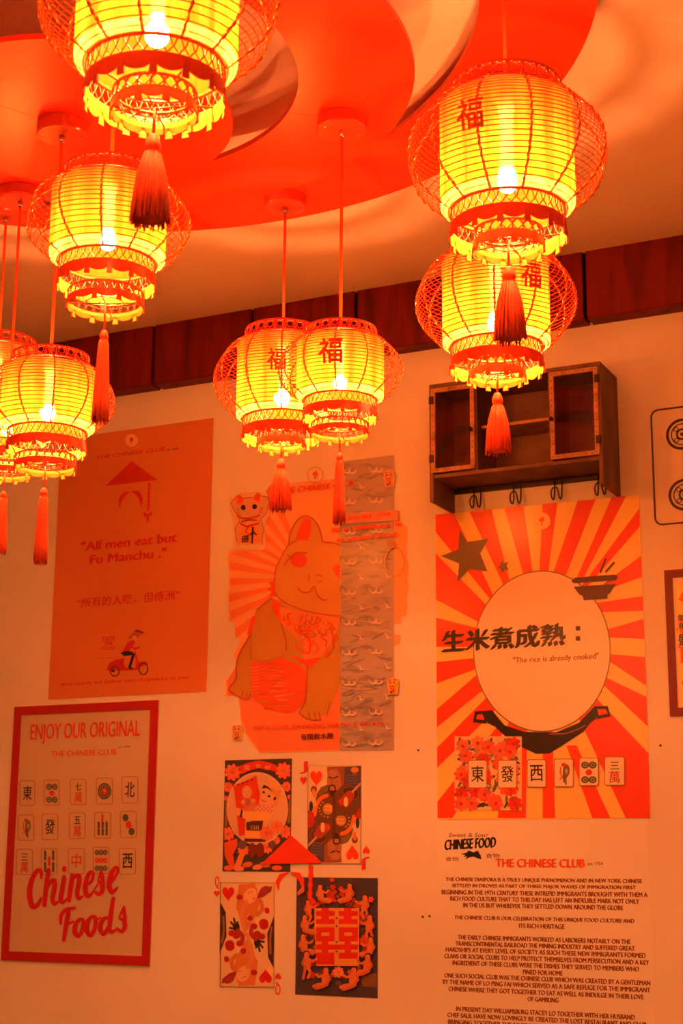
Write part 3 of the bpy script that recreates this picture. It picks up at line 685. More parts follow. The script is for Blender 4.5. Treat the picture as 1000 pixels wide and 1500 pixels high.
p.stroke([(525, 465), (575, 470), (608, 480)], 9, LINE, smooth=3); p.stroke([(400, 460), (365, 480), (325, 545), (303, 600), (298, 660), (303, 705), (335, 742), (420, 782), (520, 806), (608, 815)], 6, LINE, smooth=4)
p.ell(412, 550, 40, 36, ORD, .2); p.poly([(608, 568), (585, 575), (570, 592), (585, 620), (608, 638)], ORD)
p.stroke([(345, 575), (370, 540), (405, 515), (450, 518)], 6, LINE, smooth=4); p.stroke([(375, 540), (360, 525)], 5, LINE)
p.stroke([(410, 685), (430, 702), (465, 700), (485, 675), (500, 715), (525, 738), (545, 738)], 7, LINE, smooth=4); p.stroke([(460, 620), (462, 648)], 5, LINE); p.stroke([(495, 625), (510, 618), (520, 630)], 5, LINE); p.stroke([(505, 655), (525, 650)], 5, LINE)
p.poly([(298, 655), (270, 655), (285, 675), (262, 690), (285, 700), (270, 718), (305, 722)], ORD)
# scarf with printed figures, coin bag, limbs
p.poly([(285, 735), (320, 745), (345, 790), (320, 850), (290, 830)], ORD); p.poly([(320, 770), (400, 790), (500, 805), (608, 825), (580, 920), (530, 1000), (470, 1040), (430, 1010), (440, 960), (380, 900), (330, 850)], (.76, .25, .07))
for q in range(120):
    x = rnd.uniform(335, 590); y = rnd.uniform(785, 1010)
    if y-800 < (x-322)*1.15 and y < 1050-(x-470)*.5 and y > 785+(x-345)*.14: p.stroke([(x, y), (x+rnd.uniform(-16, 16), y+rnd.uniform(8, 22)), (x+rnd.uniform(-18, 18), y+rnd.uniform(16, 34))], 5, rnd.choice([LINE, ORD, TAN]), smooth=3)
p.stroke([(400, 885), (440, 880), (465, 920), (460, 990), (400, 960)], 9, ORD, smooth=4)
p.poly([(370, 1000), (440, 1020), (520, 1010), (470, 1060), (445, 1050)], ORD)
p.poly([(190, 1030), (225, 1022), (240, 1035), (330, 1010), (390, 1030), (440, 1060), (455, 1130), (450, 1200), (410, 1255), (355, 1275), (255, 1250), (195, 1200), (186, 1110)], (.74, .105, .025))
for q in range(34):
    y = 1040+q*6.4; x0 = 205+rnd.uniform(0, 120); p.stroke([(x0, y), (x0+rnd.uniform(20, 80), y+rnd.uniform(-6, 4))], 3, rnd.choice([PINK, TAN, (.62, .06, .02)]), caps=False)
for q in range(9): p.stroke([(192, 1060+q*15), (225, 1056+q*15)], 4, PINK, caps=False)
p.stroke([(300, 1195), (350, 1190), (395, 1180)], 6, PINK, smooth=3)
p.poly([(210, 790), (280, 770), (330, 850), (355, 960), (350, 1005), (290, 1015), (240, 1030), (195, 1018), (185, 940)], TAN)
p.stroke([(215, 785), (285, 730)], 5, LINE); p.stroke([(200, 820), (185, 900), (135, 990), (118, 1060), (120, 1110), (90, 1150), (92, 1172), (165, 1210), (188, 1180)], 6, LINE, smooth=4); p.stroke([(190, 900), (188, 1020)], 4, LINE); p.stroke([(330, 850), (352, 920), (356, 980)], 5, LINE, smooth=3)
p.poly([(195, 815), (215, 820), (185, 905), (170, 900)], ORD)
for (x, y) in ((150, 1165), (170, 1175)): p.stroke([(x, y), (x-4, y+28)], 4, LINE)
p.stroke([(455, 1050), (448, 1200), (430, 1250), (420, 1275), (470, 1305), (520, 1305)], 6, LINE, smooth=4)
for x in (460, 488, 508): p.stroke([(x, 1268), (x+8, 1300)], 5, LINE)
p.stroke([(545, 1290), (562, 1215)], 3, LINE); p.stroke([(570, 880), (580, 960), (545, 1010)], 5, LINE, smooth=3)
p.build('cat_picture', po)
# grey wave paper strip: printed foam curls in rows
GREY = (.46, .40, .44)
p = Pr(.0028, m2); p.poly([(612, 85), (862, 55), (862, 1447), (608, 1450)], GREY)
gd, gl, gm, gk = (.36, .32, .36), (.80, .66, .60), (.40, .35, .38), (.29, .26, .31)
def inside(pts): return [(min(max(q[0], 612), 860), min(max(q[1], 85-(q[0]-612)*.12+6), 1444), *q[2:]) for q in pts]
for q in range(230):                                        # mottled water: long soft streaks
    x, y = rnd.uniform(600, 870), rnd.uniform(60, 1450); rx, ry, a = rnd.uniform(16, 46), rnd.uniform(3, 8), rnd.uniform(-.5, .25)
    x = min(max(x, 614+rx), 858-rx); y = min(max(y, 92+rx*.5), 1440-rx*.5)
    p.ell(x, y, rx, ry, rnd.choice([gd, gm, gm, gk, (.52, .44, .44)]), a, n=12)
for r_ in range(10):
    for c_ in range(2):
        fx, fy = 652+c_*126, 128+r_*143-c_*6
        if fy > 1430: continue
        for q in range(4): p.stroke(inside([(fx-44+q*6+(34-q*7)*math.cos(t), fy-4-(22-q*4)*math.sin(t), 1.5+2.5*math.sin(t)) for t in [PI*(.05+1.1*k/8) for k in range(9)]]), 3, gk if q % 2 == 0 else gd, caps=False)
        p.stroke(inside([(fx-26, fy+4, 2), (fx-12, fy+13, 8), (fx+2, fy+5, 9), (fx+4, fy-12, 3)]), 7, gl, smooth=3)
        p.stroke(inside([(fx, fy+8, 6), (fx+18, fy+13, 8), (fx+31, fy+5, 7), (fx+27, fy-7, 2)]), 7, gl, smooth=3)
        p.stroke(inside([(fx-34, fy-10, 2), (fx-26, fy-4, 4), (fx-30, fy+6, 2)]), 3, gl, smooth=3)
        if fy < 1360 and fx+78 < 862:
            p.stroke(inside([(fx+42, fy+58, 2), (fx+54, fy+70, 5), (fx+56, fy+82, 8), (fx+74, fy+80, 3)]), 5, gl, smooth=3)
p.poly([(590, 335), (862, 315), (888, 320), (885, 365), (590, 385)], (.66, .30, .20)); 

for (xa, ya, xb, yb) in ((618, 362, 858, 334), (572, 412, 905, 384), (600, 462, 890, 430)):      # three smeared lines of red letters
    x = xa
    while x < xb-8:
        w_ = rnd.uniform(5, 12); y = ya+(yb-ya)*(x-xa)/(xb-xa)
        if rnd.random() < .86: p.rect(x, y-rnd.uniform(9, 12), x+w_, y+rnd.uniform(5, 9), RED if rnd.random() < .7 else (.80, .16, .06))
        x += w_+rnd.uniform(1.5, 3)
p.ell(853, 478, 20, 20, (.45, .25, .12)); p.ring(870, 560, 48, 70, 5, (.62, .28, .10))
p.build('wave_strip', po)
p = Pr(.0062, m2)
logo(p, 493, 150, 40, None, ORD, ring=(.62, .30, .09)); TXT(p, 'THE CHINESE CLUB', (330, 240), (675, 175), ORD, .03, .2)
TXT(p, 'WITH LOVE, DRINKING WATER IS FILLING', (200, 1357), (818, 1312), ORD, .02); TXT(p, '有情飲水飽', (425, 1400), (578, 1366), (.09, .03, .02), .015)
p.build('lettering', po)
def cat(p, x, y, s, fc=(.70, .42, .26)):
    """small beckoning cat print, unit box 0..100 x 0..140"""
    q = lambda pts: [(x+a*s, y+b*s) for a, b in pts]; LN = (.35, .06, .02)
    p.poly(q([(14, 20), (22, 14), (30, 22), (58, 20), (68, 8), (74, 16), (74, 26), (84, 18), (94, 20), (96, 34), (90, 58), (76, 72), (74, 84), (82, 102), (80, 124), (84, 136), (18, 138), (14, 128), (16, 112), (12, 98), (22, 78), (20, 66), (8, 50), (2, 34), (8, 26)]), fc)
    for c in ([(14, 36), (20, 15), (32, 24), (32, 34)], [(56, 26), (68, 8), (74, 18), (72, 32)]): p.poly(q(c), RED)
    p.stroke(q([(2, 34), (8, 26), (14, 20), (22, 14), (30, 22), (58, 20), (68, 8), (74, 16), (84, 18), (94, 20), (96, 34), (90, 58)]), 1.6*s, LN)
    p.stroke(q([(2, 34), (8, 50), (20, 66), (22, 78), (12, 98), (16, 130)]), 1.6*s, LN); p.stroke(q([(90, 58), (76, 74), (82, 102), (78, 132)]), 1.6*s, LN)
    p.ell(x+32*s, y+45*s, 6*s, 6.5*s, BLACK, n=12); p.ell(x+60*s, y+43*s, 6*s, 6.5*s, BLACK, n=12)
    for (a, b_) in ((16, 50), (15, 56), (18, 62), (72, 50), (72, 56), (74, 46)): p.stroke(q([(a, b_), (a+8, b_)]), 1.4*s, LN)
    p.stroke(q([(18, 66), (34, 72), (56, 70), (72, 64)]), 5*s, (.60, .05, .02), smooth=3); p.stroke(q([(28, 80), (46, 76), (64, 76)]), 4*s, LN)
    p.poly(q([(24, 84), (70, 82), (76, 130), (22, 134)]), (.80, .30, .08)); p.stroke(q([(24, 84), (40, 92), (70, 84)]), 4*s, DRED)
    p.stroke(q([(46, 90), (38, 104), (48, 112), (38, 116)]), 3*s, DRED); p.text('冊', (x+28*s, y+132*s), (x+46*s, y+114*s), BLACK, .03); p.stroke(q([(56, 94), (54, 132)]), 4.5*s, BLACK); p.stroke(q([(50, 112), (56, 104), (64, 112)]), 4*s, BLACK)
m9 = crop(330, 700, 11.11)
b_ = sheet('cat_print', [m9(*q) for q in [(90, 330), (260, 250), (560, 230), (720, 320), (720, 620), (640, 760), (660, 1120), (620, 1180), (150, 1180), (140, 700), (90, 520)]], paper('cat_sticker_paper', (.80, .55, .36)),
           'small cut-out sticker of a waving cat at upper left of the cat mural', 'sticker', th=.004, back=.0032, rect=False, group='small cat stickers around the mural')
p = Pr(.0042, m9); cat(p, 90, 190, 6.6); p.build('picture', b_)
for (x, y, s, lab) in ((815, 125, .58, 'small waving cat sticker at the upper right edge of the grey wave strip'), (832, 1105, .58, 'yellow waving cat sticker at the lower right edge of the grey wave strip'), (96, 1325, .56, 'small waving cat sticker at the lower left corner of the cat mural')):
    b_ = sheet('cat_print', [m2(x+q[0]*s, y+q[1]*s) for q in [(0, 26), (20, 10), (70, 4), (98, 18), (98, 60), (86, 140), (14, 142), (6, 60)]], b_.data.materials[0] if y < 1000 or x < 500 else paper('yellow_sticker_paper', (.85, .55, .15)), lab, 'sticker', th=.0085 if x > 500 else .0035, back=.0078 if x > 500 else .0028, rect=False, group='small cat stickers around the mural')
    p = Pr(.0087 if x > 500 else .0037, m2); cat(p, x, y, s, (.80, .50, .12) if y > 1000 and x > 500 else (.70, .42, .26)); p.build('picture', b_)

# --- sunburst poster (right of centre)
po = sheet('sunburst_poster', [(637.9, 755), (935.7, 725), (953.6, 1199.5), (640.9, 1199.5)], paper('yellow_poster_paper', (.92, .66, .20), .24),
           'red and yellow sunburst poster with white egg-shaped pot of rice, below the wall cabinet', 'poster')
mA = crop(630, 720, 3.0303); p = Pr(.0017, mA); OY = 727.3
def Rays(pairs):
    for a, b_ in pairs:
        q = []
        for (o, i) in (a, b_): q.append((o, (o[0]+(i[0]-o[0])*1.25, o[1]+(i[1]-o[1])*1.25)))
        p.poly([q[0][0], q[1][0], q[1][1], q[0][1]], RED)
T = lambda x: 103-(x-22)*.0975            # top edge
Lx = lambda y: 24+(y-103)*.0068; Rx = lambda y: 926+(y-15)*.0377
i1 = [((105, T(105)), (262, 470)), ((175, T(175)), (325, 415)), ((272, T(272)), (352, 395)), ((330, T(330)), (412, 365)), ((415, T(415)), (455, 355)), ((500, T(500)), (485, 350)), ((565, T(565)), (525, 352)), ((655, T(655)), (548, 356)),
      ((735, T(735)), (602, 372)), ((805, T(805)), (650, 385)), ((870, T(870)), (672, 400))]
p.poly([(Lx(103), 103), (105, T(105)), (285, 470), (330, 500), (300, 520), (Lx(180), 180)], RED)
Rays([(i1[1], i1[2]), (i1[3], i1[4]), (i1[5], i1[6]), (i1[7], i1[8]), (i1[9], i1[10])])
rr = [(75, (690, 395)), (155, (700, 420)), (285, (740, 440)), (380, (745, 450)), (465, (770, 490)), (530, (780, 535)), (565, (795, 610)), (655, (800, 648)), (735, (800, 722)), (862, (795, 755)), (912, (780, 825)), (1042, (770, 860)), (1162, (752, 930))]
rr = [((Rx(y), y), q) for y, q in rr]
Rays([(rr[0], rr[1]), (rr[2], rr[3]), (rr[4], rr[5]), (rr[6], rr[7]), (rr[8], rr[9]), (rr[10], rr[11])])
p.poly([rr[12][0], (752-40, 930-40), (700, 940), (650, 985), (868, OY+722), (976, OY+722), (974, OY+600)], RED)
ll = [(275, (245, 500)), (480, (215, 580)), (560, (205, 605)), (690, (195, 690)), (757, (195, 740)), (852, (200, 790)), (967, (205, 815)), (1047, (225, 890)), (1137, (240, 925)), (1227, (270, 990))]
ll = [((Lx(y), y), q) for y, q in ll]
Rays([(ll[0], ll[1]), (ll[2], ll[3]), (ll[4], ll[5]), (ll[6], ll[7]), (ll[8], ll[9])])
p.poly([(Lx(1377), 1377), (300, 1040), (330, 1060), (100, OY+722), (Lx(1447), OY+722)], RED)
bt = [(300, (340, 1090)), (425, (430, 1120)), (500, (500, 1130)), (555, (545, 1130)), (640, (580, 1120)), (720, (620, 1090))]
bt = [((x, OY+722), q) for x, q in bt]
p.poly([bt[0][0], (170, OY+722), (330, 1060), (360, 1080)], YEL)
Rays([(bt[0], bt[1]), (bt[2], bt[3])]); p.poly([(720, OY+722), (800, OY+722), (650, OY+400), (605, OY+400)], RED)
p.build('sun_rays', po)
p = Pr(.0028, mA)
def egg(p, s, c): 
    p.poly([(497+305*s*math.cos(t), 708+(357 if math.sin(t) < 0 else 360)*s*math.sin(t)*(1 if math.sin(t) < 0 else 1.0)) for t in [2*PI*k/72 for k in range(72)]], c)
# pot body under the rice
PT = (.035, .02, .016)
p.poly([(225, OY+250), (275, OY+243), (330, OY+310), (420, OY+340), (560, OY+342), (660, OY+300), (725, OY+232), (740, OY+225), (738, OY+280), (712, OY+300), (680, OY+340), (580, OY+405), (530, OY+435), (470, OY+437), (415, OY+412), (340, OY+365), (290, OY+318), (255, OY+300)], PT)
p.stroke([(250, OY+252), (205, OY+256), (198, OY+290), (245, OY+296)], 14, PT, closed=True); p.stroke([(735, OY+232), (785, OY+232), (795, OY+265), (745, OY+275)], 14, PT, closed=True)
egg(p, 1.0, (.22, .16, .05)); egg(p, .985, (.86, .76, .62))
p.stroke([(530, OY+350), (610, OY+345), (690, OY+312)], 3, (.5, .22, .12), smooth=4)
p.build('pot_of_rice', po)
p = Pr(.0031, mA); ST = (.17, .13, .06)
p.poly([(133, 170), (165, 225), (260, 210), (222, 275), (255, 355), (175, 345), (122, 402), (130, 320), (48, 287), (125, 258)], ST); p.build('star', po)
p = Pr(.0031, mA); p.poly([(317, 308), (328, 320), (348, 312), (340, 330), (350, 350), (332, 347), (317, 362), (316, 343), (298, 337), (314, 328)], ST); p.build('star', po)
p = Pr(.0034, mA); BW = (.10, .028, .016)
p.stroke([(642, 396), (735, 388), (820, 382)], 25, BW); p.poly([(638, 424), (825, 410), (800, 450), (788, 458), (786, 476), (682, 484), (678, 466), (660, 455)], BW); p.stroke([(757, 358), (779, 302)], 8, BW); p.stroke([(780, 357), (816, 317)], 8, BW)
p.build('bowl', po)
p = Pr(.0031, mA); logo(p, 497, 132, 38, (.90, .62, .28), RED); TXT(p, 'CLUB', (470, 186), (520, 176), (.75, .2, .06), .02); p.build('badge', po)
# flower square
p = Pr(.0033, mA); p.st = 4e-6; fx0, fy0, fx1, fy1 = 110, OY+360, 408, OY+688
p.rect(fx0, fy0, fx1, fy1, (.85, .62, .36)); rnd = random.Random(21)
def cl(x, y, r): return min(max(x, fx0+r), fx1-r), min(max(y, fy0+r), fy1-r)
for q in range(120):
    x, y = cl(rnd.uniform(fx0, fx1), rnd.uniform(fy0, fy1), 24); p.ell(x, y, rnd.uniform(10, 24), rnd.uniform(4, 9), rnd.choice([(.06, .07, .05), (.12, .14, .09), (.25, .22, .14)]), rnd.uniform(0, 3), n=10)
for q in range(30):
    x, y = cl(fx0+(q % 5+.5+rnd.uniform(-.45, .45))*60, fy0+(q//5+.5+rnd.uniform(-.45, .45))*55, 30); c0 = rnd.choice([(.85, .14, .07), (.82, .22, .12), (.7, .05, .03)])
    for k in range(7): a = k*.9+q; p.ell(x+18*math.cos(a), y+18*math.sin(a), 16, 11, tuple(min(1, c*rnd.uniform(.7, 1.3)) for c in c0), a, n=10)
    p.ell(x, y, 8, 8, (.55, .03, .02), n=10)
p.build('flower_square', po)
for (k, a, b_, c, d) in (('東', 170, 465, 255, 590), ('發', 302, 465, 387, 590), ('西', 431, 462, 517, 587), ('bird', 551, 459, 638, 585), ('five', 662, 455, 750, 580), ('三萬', 775, 450, 865, 578)):
    p = Pr(.0048, mA); rrect(p, a, OY+b_, c, OY+d, 8, (.30, .14, .06)); rrect(p, a+3, OY+b_+3, c-3, OY+d-3, 7, (.86, .74, .58)); face(p, k, a, OY+b_, c, OY+d); p.build('tile_print', po)
p = Pr(.0034, mA)
TXT(p, '生米煮成熟', (57, 715), (597, 585), BLACK, .028, tilt=-.0); p.rect(647, 598, 667, 618, BLACK); p.rect(647, 643, 667, 663, BLACK)
TXT(p, '"The rice is already cooked"', (370, 770), (748, 716), (.30, .10, .05), .012)
p.build('lettering', po)

# --- four playing-card prints
m3 = crop(320, 1100, 8.108)
SKIN = (.80, .46, .28); HAIR = (.70, .38, .16)
po = sheet('boy_print', [(329.7, 1113.8), (427.2, 1111.1), (425.8, 1276.8), (326.2, 1276.3)], paper('dark_print_paper', (.07, .055, .06)), 'card print of a boy holding a red envelope in an oval among flowers', 'print', group='four card prints below the cat mural')
p = Pr(.0017, m3); p.clip = (76, 112, 856, 1428); rnd = random.Random(9)
p.poly([(85, 560), (120, 560), (110, 900), (65, 900)], (.30, .18, .06)); p.poly([(840, 560), (865, 560), (858, 860), (815, 860)], (.30, .18, .06))
def flower(p, x, y, r, c=(.85, .20, .12), n=9):
    for ring_, q in ((1.0, 0), (.62, .35)):
        for k in range(n):
            a = 2*PI*k/n+q; p.ell(x+r*.66*ring_*math.cos(a), y+r*.66*ring_*math.sin(a), r*.38, r*.24, tuple(v*rnd.uniform(.85, 1.12) for v in c), a, n=12)
    p.ell(x, y, r*.26, r*.26, tuple(v*.75 for v in c), n=12)
for (x, y, r) in ((170, 255, 100), (775, 235, 98), (120, 430, 62), (815, 425, 62), (92, 560, 30), (850, 545, 30), (120, 985, 82), (800, 960, 78), (300, 1180, 70), (585, 1150, 70), (690, 1060, 52)): flower(p, x, y, r)
p.ell(290, 1110, 50, 60, (.16, .10, .14), .3); p.ell(640, 1110, 46, 50, (.16, .10, .14), .3)
p.poly([(75, 1090), (230, 1040), (235, 1120), (180, 1230), (200, 1370), (150, 1390), (80, 1240)], (.78, .12, .04)); p.poly([(270, 1180), (330, 1170), (300, 1290), (260, 1400), (180, 1400), (230, 1280)], (.82, .30, .08))
for (x, y) in ((350, 1350), (470, 1380), (560, 1350), (700, 1390), (130, 1390), (250, 1400)): p.ell(x, y, 62, 32, rnd.choice([(.8, .16, .07), (.82, .3, .16)]), rnd.uniform(-.4, .4))
p.poly([(255, 185), (345, 145), (480, 115), (620, 140), (700, 175), (690, 250), (600, 225), (480, 205), (370, 235), (280, 280)], (.74, .06, .025))
for s_, x in (('和', 345), ('合', 480), ('好', 590)): p.text(s_, (x-32, 230 if x != 480 else 205), (x+32, 172 if x != 480 else 148), (.85, .42, .2), .01)
p.ell(468, 685, 364, 432, (.85, .58, .45), n=60); p.ell(468, 685, 354, 420, (.74, .48, .34), n=60)
p.poly([(185, 420), (455, 295), (500, 520), (480, 700), (220, 700)], (.74, .06, .03)); p.poly([(215, 700), (330, 780), (320, 1000), (250, 1010), (230, 800)], (.70, .05, .025))
for k in range(4): p.ell(240+k*55, 400-k*18, 18, 10, (.2, .04, .02), -.3, n=10)
p.ell(345, 490, 62, 78, (.74, .34, .2)); p.ell(345, 500, 44, 55, SKIN); p.ell(330, 490, 6, 6, BLACK, n=8); p.ell(362, 486, 6, 6, BLACK, n=8); p.ell(348, 522, 12, 6, DRED, n=10); p.ell(365, 615, 90, 60, (.70, .20, .12)); p.ell(300, 610, 26, 22, SKIN, n=12); p.ell(420, 590, 26, 22, SKIN, n=12); p.ell(355, 610, 30, 40, (.5, .16, .1))
p.poly([(270, 690), (480, 640), (660, 650), (640, 780), (420, 760)], (.72, .24, .16))
for i in range(9):
    for j in range(4): 
        if (i+j) % 2: p.rect(440+i*24, 650+j*26, 462+i*24, 674+j*26, (.82, .55, .45))
p.poly([(285, 720), (420, 715), (600, 725), (650, 760), (620, 830), (530, 890), (510, 830), (360, 830), (290, 790)], (.86, .52, .17)); p.ell(240, 725, 46, 46, SKIN); p.stroke([(285, 710), (275, 780)], 22, BLACK)
p.poly([(335, 850), (420, 830), (540, 830), (520, 950), (340, 945)], (.10, .04, .03)); p.poly([(330, 945), (500, 950), (500, 1060), (320, 1060)], (.84, .46, .13)); 
for k in range(5): p.stroke([(395+k*22, 890), (395+k*22, 935)], 7, (.7, .5, .3))
p.poly([(320, 1040), (560, 1045), (570, 1080), (310, 1080)], (.12, .03, .02)); p.ell(410, 1180, 42, 90, (.22, .04, .02)); p.ell(500, 1180, 52, 88, (.22, .04, .02))
p.ell(630, 500, 115, 125, HAIR, .3, n=30); p.poly([(500, 530), (530, 450), (570, 440), (640, 490), (690, 560), (660, 620), (590, 660), (530, 640), (500, 590)], SKIN); p.poly([(525, 450), (545, 400), (600, 430), (660, 490), (580, 440)], (.06, .02, .015))
p.poly([(545, 400), (620, 350), (720, 390), (740, 460), (690, 470), (600, 420)], (.82, .50, .20))
p.ell(545, 492, 15, 14, BLACK, n=12); p.ell(608, 540, 18, 15, BLACK, n=12); p.stroke([(520, 580), (545, 600), (575, 598)], 12, (.65, .05, .03), smooth=3); p.ell(678, 570, 16, 26, (.05, .02, .02), .2, n=12); p.ell(688, 615, 26, 40, (.74, .36, .2), .3, n=14); p.ell(555, 545, 12, 16, (.85, .52, .32), n=10)
flower(p, 580, 980, 85); flower(p, 700, 900, 80, (.86, .26, .12)); p.build('picture', po)

m5 = crop(430, 1100, 8.108)
po = sheet('jack_print', [(450.4, 1122.9), (529.5, 1120.8), (529.8, 1266), (450.4, 1265)], paper('card_print_paper', (.80, .66, .50)), 'jack of hearts card print of a bearded warrior in brown armour', 'print', group='four card prints below the cat mural')
ARM = (.17, .075, .035); ARM2 = (.10, .045, .03); NAVY = (.10, .085, .16)
def halfjack(p, X):
    p.poly(X([(600, 190), (800, 180), (800, 700), (640, 560), (590, 400)]), NAVY)
    for k in range(6): p.stroke(X([(625, 300+k*34), (690, 285+k*34), (760, 300+k*30)]), 7, (.20, .15, .22), smooth=3)
    p.ell(*X([(730, 225)])[0], 46, 34, (.80, .32, .08)); p.ell(*X([(725, 275)])[0], 30, 20, (.3, .14, .06))
    p.poly(X([(270, 560), (310, 460), (400, 400), (580, 400), (700, 410), (770, 470), (790, 640), (740, 760), (560, 770), (270, 770), (250, 660)]), ARM)
    p.poly(X([(270, 520), (330, 430), (405, 400), (420, 470), (330, 520)]), (.22, .15, .07))
    p.stroke(X([(400, 530), (330, 560), (275, 640), (250, 760)]), 46, (.84, .22, .04), smooth=4)
    p.ell(*X([(410, 690)])[0], 62, 66, (.60, .30, .09))
    for k in range(7): a = 2.2+k*.42; p.ell(*X([(410+100*math.cos(a), 690-95*math.sin(a))])[0], 10, 10, (.70, .42, .26), n=8)
    for k in range(8): p.ell(*X([(380+22*(k % 4), 660+40*(k//4))])[0], 12, 14, (.78, .45, .12), n=8)
    p.ell(*X([(680, 500)])[0], 115, 92, ARM2, .4); p.ring(*X([(680, 500)])[0], 105, 84, 10, (.28, .14, .07), rot=.4); p.poly(X([(560, 560), (640, 480), (720, 470), (730, 540), (650, 660), (540, 650)]), (.42, .07, .035)); p.poly(X([(690, 480), (800, 370), (806, 395), (705, 505)]), (.62, .36, .18)); p.ell(*X([(625, 605)])[0], 26, 60, (.84, .64, .44)); p.ell(*X([(570, 600)])[0], 34, 30, (.6, .06, .04))
    p.poly(X([(410, 200), (600, 195), (590, 400), (520, 470), (440, 470), (400, 380)]), (.46, .20, .13)); p.poly(X([(400, 190), (610, 185), (605, 400), (570, 420), (560, 280), (520, 215), (440, 220), (405, 260)]), (.32, .12, .05))
    p.stroke(X([(425, 310), (455, 325)]), 14, BLACK); p.stroke(X([(480, 325), (530, 305)]), 14, BLACK); p.stroke(X([(462, 330), (455, 385), (475, 390)]), 8, (.30, .10, .06)); p.stroke(X([(420, 470), (430, 420), (465, 408), (495, 425), (500, 475)]), 16, (.06, .02, .02), smooth=3); p.poly(X([(420, 470), (505, 470), (480, 540), (455, 540)]), (.06, .03, .02))
    for k in range(3): p.stroke(X([(430+k*4, 250+k*20), (470, 240+k*20), (505, 262+k*18)]), 5, (.62, .34, .22), smooth=3)
    p.ell(*X([(245, 460)])[0], 36, 44, (.2, .1, .06)); p.stroke(X([(245, 470), (250, 535)]), 42, (.78, .28, .06)); p.ell(*X([(245, 620)])[0], 30, 44, (.82, .60, .40)); p.ell(*X([(212, 660)])[0], 22, 66, (.05, .04, .07)); 
    p.poly(X([(175, 700), (240, 730), (260, 850), (220, 900), (175, 920)]), (.55, .04, .03)); flower(p, *X([(205, 800)])[0], 46, (.6, .05, .04), 6)
p = Pr(.0017, m5); p.clip = (166, 176, 806, 1342); CX, CY = 487, 757
idt = lambda pts: pts
def rot(pts): return [(2*CX-a, 2*CY-b_) for a, b_ in pts]
halfjack(p, rot); halfjack(p, idt); p.stroke([(487, 520), (480, 1000)], 36, (.12, .05, .03))
p.heart(273, 315, 145, 190, RED); p.heart(701, 1215, 145, 190, RED, True)
rrect(p, 174, 176, 802, 1340, 3, (.10, .04, .03), 5); p.build('picture', po)
p = Pr(.0004, m5); JR = (.72, .05, .03)
# corner indices stand on the wall beside the print
p.text('J', (80, 272), (162, 125), JR, .03); p.heart(117, 348, 82, 108, JR); p.build('corner_index', po)
p = Pr(.0004, m5); p.text('J', (815, 1410), (900, 1262), JR, .03, flip=True); p.heart(862, 1182, 84, 110, JR, True); p.build('corner_index', po)

m7 = crop(310, 1280, 8.336)
po = sheet('queen_print', [(322.9, 1292.4), (403.1, 1293.2), (400.7, 1446.8), (321, 1445)], paper('queen_print_paper', (.78, .60, .42)), 'queen of hearts card print of a woman with roses and black gloves', 'print', group='four card prints below the cat mural')
p = Pr(.0017, m7); p.clip = (98, 106, 768, 1384); CX, CY = 433, 745
def halfqueen(p, X):
    p.poly(X([(108, 340), (175, 470), (185, 760), (100, 980)]), (.06, .035, .03)); p.stroke(X([(145, 520), (150, 700), (130, 840)]), 26, (.34, .15, .05), smooth=4)
    p.poly(X([(335, 130), (530, 120), (600, 300), (560, 480), (430, 700), (370, 640), (330, 470), (300, 420)]), (.66, .24, .09))
    p.ell(*X([(475, 270)])[0], 78, 100, (.82, .50, .30), .5); p.poly(X([(590, 200), (740, 150), (730, 210), (640, 280), (560, 300)]), (.30, .03, .03)); p.ell(*X([(650, 200)])[0], 70, 44, (.36, .05, .05), -.5)
    p.stroke(X([(430, 340), (370, 480), (400, 640), (420, 740)]), 44, (.70, .30, .14), smooth=4); p.stroke(X([(600, 330), (620, 430), (560, 500)]), 50, (.62, .22, .09), smooth=4)
    p.ell(*X([(520, 300)])[0], 14, 8, (.4, .1, .06), n=8); p.ell(*X([(455, 235)])[0], 10, 6, BLACK, n=8); p.ell(*X([(490, 220)])[0], 10, 6, BLACK, n=8)
    for q in ([(300, 640), (275, 545)], [(290, 650), (240, 590)], [(290, 670), (225, 660)], [(320, 640), (320, 590)]): p.stroke(X(q), 24, (.035, .025, .03))
    p.ell(*X([(305, 650)])[0], 42, 52, (.035, .025, .03)); p.stroke(X([(325, 690), (380, 760), (370, 850)]), 50, (.42, .05, .03), smooth=4)
    for (x, y, r) in ((345, 285, 40), (250, 725, 44), (225, 860, 58), (392, 935, 36), (185, 1030, 30), (470, 540, 34), (640, 600, 58), (678, 440, 32), (520, 640, 44), (560, 740, 50)): p.ell(*X([(x, y)])[0], r, r*.9, (.50, .02, .025), n=14); p.ring(*X([(x, y)])[0], r*.6, r*.5, r*.14, (.32, .01, .015), 12)
    p.stroke(X([(470, 480), (430, 560), (520, 600)]), 9, (.80, .45, .25), smooth=4)
halfqueen(p, rot); halfqueen(p, idt)
p.heart(207, 235, 152, 185, (.68, .02, .02)); p.heart(662, 1260, 155, 180, (.68, .02, .02), True); rrect(p, 110, 106, 768, 1382, 4, (.10, .05, .035), 8); p.build('picture', po)
p = Pr(.0004, m7); p.text('Q', (40, 185), (95, 30), JR, .01); p.heart(62, 240, 74, 84, JR); p.build('corner_index', po)
p = Pr(.0004, m7); p.text('Q', (775, 1480), (840, 1320), JR, .01, flip=True); p.heart(811, 1253, 80, 90, JR, True); p.build('corner_index', po)

